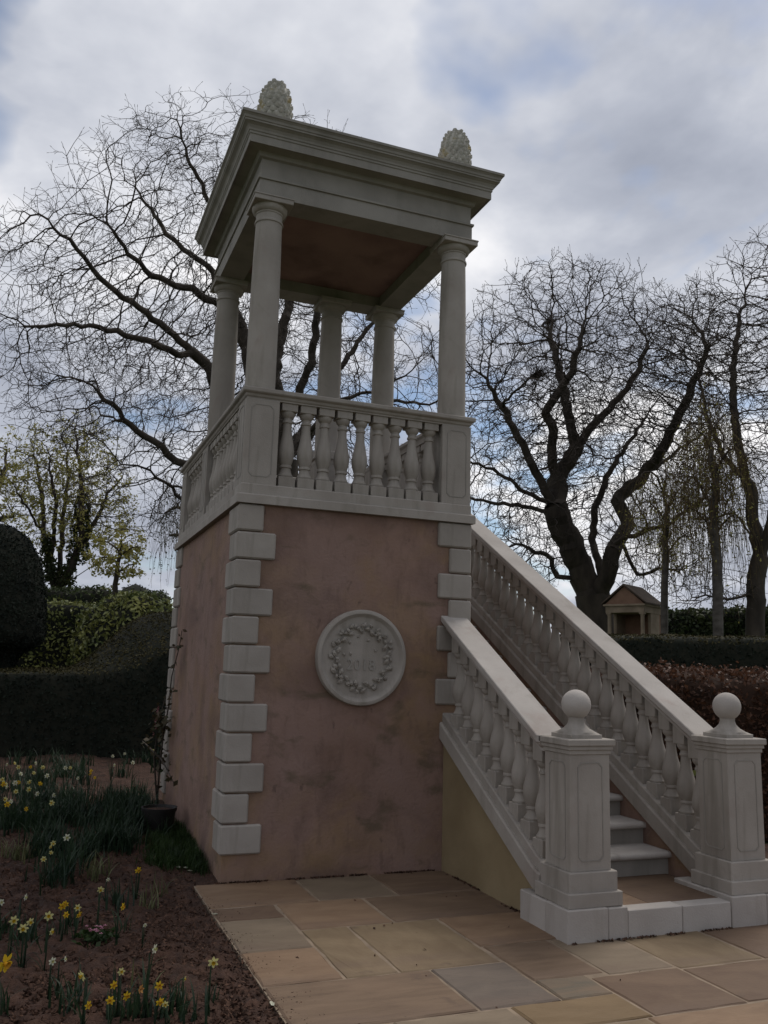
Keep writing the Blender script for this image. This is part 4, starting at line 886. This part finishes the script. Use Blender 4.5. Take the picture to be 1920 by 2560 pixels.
for i, (x, y, ty, h, s_, off, lab) in enumerate(mid_):
    p = bed_at(*c3(x, y), h); daffodil(p, ty, h, s_ * (.8 if i > 6 else .75), cam_face(p, off * .8), lab, 'daffodils in the flower bed', 3, 100 + i)
far = [(40, 172), (148, 160), (152, 195), (258, 192), (365, 195), (300, 243), (405, 268), (660, 290), (970, 178), (1155, 155), (5, 322), (32, 340), (75, 345), (40, 365), (155, 325), (235, 322), (350, 335), (232, 385), (135, 402), (305, 422), (65, 470), (100, 487), (68, 512), (240, 552), (455, 500), (600, 200), (20, 300), (120, 330), (190, 250), (330, 160)]
rows = [('back row by the dark hedge', [q_ for q_ in far if q_[1] < 235]), ('middle row of the far drift', [q_ for q_ in far if 235 <= q_[1] < 375]), ('front row of the far drift', [q_ for q_ in far if q_[1] >= 375])]
ORD = ['leftmost', 'second', 'third', 'fourth', 'fifth', 'sixth', 'seventh', 'eighth', 'ninth', 'tenth', 'eleventh', 'twelfth', 'thirteenth', 'fourteenth']
i = 0
for rn, pts in rows:
    for k, (x, y) in enumerate(sorted(pts)):
        ty = 'white' if i % 7 == 0 else ('white', 'pale', 'pale', 'yellow')[i % 4]; p = bed_at(*c3(x, y), .28)
        lab = 'small %s daffodil, %s in the %s' % ({'pale': 'pale yellow'}.get(ty, ty), ORD[k] if k == 0 else ORD[k] + ' from left', rn)
        daffodil(p, ty, .28, .028 + .008 * (i % 3) / 2, cam_face(p, random.uniform(-.9, .9)), lab, 'small daffodils of the far drift', 2, 300 + i); i += 1
# masses of leaves
def blades_stuff(name, label, pts, L0, w, mat, seed):
    rs_ = np.random.default_rng(seed); n = len(pts); ang = rs_.uniform(0, 6.283, n); ln = L0 * rs_.uniform(.55, 1.2, n); bd = rs_.uniform(.05, .9, n); V = []; K = 4
    dx, dy = np.cos(ang), np.sin(ang)
    for i in range(K + 1):
        t = i / K; a = bd * t; r = ln * t * np.sin(a); z = ln * t * np.cos(a); ww = w * (1 - t ** 2.5) * .5 + .0004
        for s_ in (-1, 1): V.append(np.stack([pts[:, 0] + dx * r - dy * ww * s_, pts[:, 1] + dy * r + dx * ww * s_, pts[:, 2] + z], 1))
    V = np.stack(V, 1); base = np.arange(n) * (2 * (K + 1)); F_ = np.concatenate([np.stack([base + 2 * i, base + 2 * i + 1, base + 2 * i + 3, base + 2 * i + 2], 1) for i in range(K)])
    o = mk(name, V.reshape(-1, 3), M[mat], faces=F_); tag(o, label, 'leaves', kind='stuff'); return o
def clumps(cs, n, spread):
    P = []
    for (u, v, k) in cs:
        c = bed_at(u, v, 0); q = np.random.default_rng(int(u * 7 + v)).normal(0, 1, (int(n * k), 2)) * spread * k ** .5; P.append(np.stack([c[0] + q[:, 0], c[1] + q[:, 1], hsoil(c[0] + q[:, 0], c[1] + q[:, 1]) - .01], 1))
    return np.concatenate(P)
rr = np.random.default_rng(77)
cs = [(rr.uniform(95, 330), rr.uniform(2005, 2150), rr.uniform(.6, 1.4)) for _ in range(46)] + [(rr.uniform(250, 375), rr.uniform(1990, 2090), rr.uniform(.5, 1.2)) for _ in range(24)] + [(rr.uniform(0, 120), rr.uniform(1950, 2080), 1) for _ in range(16)] + [(rr.uniform(0, 400), rr.uniform(1905, 1960), .7) for _ in range(18)] + [(150, 2190, 1), (140, 2215, .8), (175, 2175, 1)] + [(rr.uniform(370, 425), rr.uniform(2070, 2100), .8) for _ in range(7)]
P = clumps(cs, 46, .07); P = P[(P[:, 0] < -.12) | (P[:, 1] > 3.6)]; blades_stuff('daffodil_leaves', 'dense mass of dark green daffodil leaves in the middle of the bed', P, .23, .011, 'blade', 1)
cs = [(rr.uniform(385, 500), rr.uniform(2070, 2170), 1) for _ in range(60)] + [(rr.uniform(470, 525), rr.uniform(2120, 2190), .7) for _ in range(14)]
P = clumps(cs, 60, .06); P = P[P[:, 0] < .035]; blades_stuff('grass_tuft', 'rough green grass at the foot of the tower left wall', P, .11, .006, 'grass', 2)
cs = [(180, 2530, 1.1), (175, 2500, .8), (440, 2550, 1.2), (480, 2552, 1), (400, 2556, 1), (70, 2375, .8), (75, 2350, .8), (310, 2330, .5), (180, 2320, .7), (290, 2260, .8), (300, 2275, .8), (330, 2530, .8), (310, 2545, .7), (530, 2505, .35), (5, 2540, .8), (10, 2330, .9), (40, 2350, .8), (365, 2540, .9)]
P = clumps(cs, 17, .035); blades_stuff('daffodil_leaves', 'scattered dark leaf clumps in the near soil', P, .16, .011, 'blade', 3)
cs = [(30, 2145, 1.2), (55, 2150, 1), (245, 2185, .9), (235, 2200, .8), (370, 2270, .5), (400, 2240, .4), (360, 2470, .35)]
P = clumps(cs, 26, .05); blades_stuff('pale_leaves', 'pale yellowing leaf tufts lying on the soil', P, .17, .009, 'blade_pale', 4)
# bark mulch and clods
n = 15000; u = rr.uniform(-30, 800, n); v = rr.uniform(1990, 2640, n); P = np.array([ground(a, b_, 0) for a, b_ in zip(u, v)]); P = P[(P[:, 0] < -.12) & (P[:, 0] > -3)]; P[:, 2] = hsoil(P[:, 0], P[:, 1]) + .004
V, F_ = leaf_cloud(P, np.tile([0, 0, 1.], (len(P), 1)), .015, rr, .6, .42); tag(mk('bark_mulch', V, M['mulch'], faces=F_), 'brown bark chips strewn over the soil', 'mulch', kind='stuff')
n = 380; yc = rr.choice([-.55, -.75, -1.25, -1.6, -1.75, -2.3, -2.6, -2.85], n); P = np.stack([-.155 + np.abs(rr.normal(0, .05, n)) * rr.choice([1, 1, 1, 3], n), yc + rr.normal(0, .10, n), np.full(n, .0045)], 1); V, F_ = leaf_cloud(P, np.tile([0, 0, 1.], (n, 1)), .006, rr, .95, .6); tag(mk('spilled_soil', V, M['mulch'], faces=F_), 'crumbs of soil spilled on the paving edge', 'soil', kind='stuff')
n = 1500; yb = np.concatenate([np.stack([rr.uniform(.0, 1.84, 700), .046 - np.abs(rr.normal(0, .012, 700)), np.full(700, .006)], 1), np.stack([1.842 - np.abs(rr.normal(0, .012, 350)), rr.uniform(-1.3, .04, 350), np.full(350, .006)], 1),
     np.stack([rr.uniform(1.78, 3.0, 250), -1.915 - np.abs(rr.normal(0, .010, 250)), np.full(250, .006)], 1), np.stack([rr.uniform(-.1, 3.6, 60), rr.uniform(-3.0, -.1, 60), np.full(60, .0065)], 1)])
yb = yb[(np.sin(yb[:, 0] * 9.0) + np.sin(yb[:, 0] * 23 + yb[:, 1] * 7) > -.6)]
V, F_ = leaf_cloud(yb, np.tile([0, 0, 1.], (len(yb), 1)), .011, rr, .6, .6); tag(mk('dirt_crumbs', V, M['mulch'], faces=F_), 'dark dirt crumbs gathered along the foot of the walls', 'dirt', kind='stuff')
# fallen petals
pm = [(445, 2178, 'white petal lying left of the pair at the tower corner'), (464, 2178, 'upper white petal of the pair fallen at the tower corner'), (474, 2184, 'lower white petal of the pair fallen at the tower corner'), (680, 2512, 'white scrap lying on the paving edge at bottom'), (537, 2287, 'small white petal on the first paving slab')]
for u, v, lab in pm:
    on_slab = u > 500; p = ground(u, v, 0.0); p[2] = .004 if on_slab else hs(p) + .012
    b = MB().add([(-.022, -.008, 0), (0, -.012, .004), (.024, -.004, .002), (.020, .008, .006), (-.004, .012, .008), (-.024, .006, .003), (0, 0, -.002)], [(0, 1, 6), (1, 2, 6), (2, 3, 6), (3, 4, 6), (4, 5, 6), (5, 0, 6)])
    o = place('fallen_petal', mesh_from('fallen_petal', b.verts(), b.f, M['petal_white'], False, False), p); o.rotation_euler = (0, 0, u); tag(o, lab, 'petal', 'fallen petals')
# pink flowering plant
p = bed_at(235, 2352, 0); pk = thing('primula', p, 'low plant with pink flowers in the near soil', 'plant')
q = np.random.default_rng(4).normal(0, 1, (150, 3)) * np.array([.05, .05, .012]) + p + np.array([0, 0, .035]); V, F_ = leaf_cloud(q, np.tile([0, 0, 1.], (150, 1)), .022, rr, .5, .5); mk('leaves', V, M['grass'], pk, faces=F_)
for k in range(15):
    c = p + np.array([rr.normal(.01, .035), rr.normal(0, .035), .055 + rr.uniform(0, .035)]); v, f = petals(.013, .1, 5); v = np.array(v)[:, [1, 2, 0]]; o = mk('flower', v + c, M['petal_pink'], pk, faces=f, recalc=False)
# pot and climbing rose at the tower corner
pp = np.array([-.20, 1.72, hs((-.20, 1.72)) - .02])
pt = thing('plant_pot', pp, 'black plastic plant pot standing against the tower left wall', 'pot'); mk('pot_body', MB().lathe([(.12, 0), (.15, .22), (.158, .22), (.162, .25), (.150, .25), (.142, .23), (.01, .22)], *pp, 24), M['pot'], pt, True); mk('compost', MB().lathe([(.138, .226), (.09, .232), (.01, .235)], *pp, 16), M['soil'], pt)
rp = np.array([-.05, 3.02, hs((-.05, 3.02)) - .02]); rose = thing('climbing_rose', rp, 'straggly climbing rose trained up the tower left wall', 'climber')
canes = [[(0, 0, 0), (.0, .0, .45), (.01, -.05, .72), (.02, -.22, 1.05), (.03, -.22, 1.35), (.03, -.62, 1.66), (.03, -.72, 1.82)], [(0, 0, .05), (-.05, .12, .5), (-.03, .05, .9), (.01, -.1, 1.2)], [(0, 0, .50), (-.02, -.4, .50), (-.02, -.9, .44), (-.02, -1.2, .40)], [(-.0, .0, .50), (-.08, .5, .58), (-.1, .85, .60)], [(0, -.1, .8), (-.03, -.38, .86), (-.02, -.6, .92)]]
lp = []
for c in canes:
    P = np.array(c) + rp; mk('cane', MB().tube(P, np.linspace(.011, .004, len(P)), 5), M['bark'], rose, 'all')
    for a, b_ in zip(P[:-1], P[1:]):
        for t in rr.random(5): lp.append(a + (b_ - a) * t + rr.normal(0, .03, 3))
lp += [rp + np.array([-.06, -.15, .86]) + rr.normal(0, 1, 3) * np.array([.05, .16, .12]) for _ in range(70)]
lp = np.array(lp); lp[:, 0] = np.minimum(lp[:, 0], .03); V, F_ = leaf_cloud(lp, np.tile([-1., -.4, .2], (len(lp), 1)), .032, rr, .4, .6); mk('leaves', V, M['rose_leaf'], rose, faces=F_)
for k in range(7):
    c = rp + np.array([-.08, -.12 + rr.normal(0, .1), .88 + rr.normal(0, .08)]); v, f = petals(.032, .5, 6); mk('bloom', np.array(v)[:, [0, 1, 2]] * np.array([-1, 1, 1]) + c, M['rose_bloom'], rose, faces=f, recalc=False)
# green plant and one yellow flower beyond the far stair pier
p = np.array([3.75, -.9, .0]); bp = thing('border_plant', p, 'leafy green plant just visible right of the far stair pier', 'plant')
q = p + np.abs(np.random.default_rng(8).normal(0, 1, (500, 3))) * np.array([1, 1, .32]) * np.array([.0, .0, 1]) + np.concatenate([np.random.default_rng(9).normal(0, .16, (500, 2)), np.zeros((500, 1))], 1); V, F_ = leaf_cloud(q, np.tile([0, 0, 1.], (500, 1)), .05, rr, .4, .5); mk('leaves', V, M['laurel'], bp, faces=F_)
daffodil(np.array([3.55, -1.15, .005]), 'yellow', .55, .045, cam_face((3.6, -1.1), 0), 'yellow daffodil beside the far stair pier at the right edge', 'daffodils in the flower bed', 3, 900)
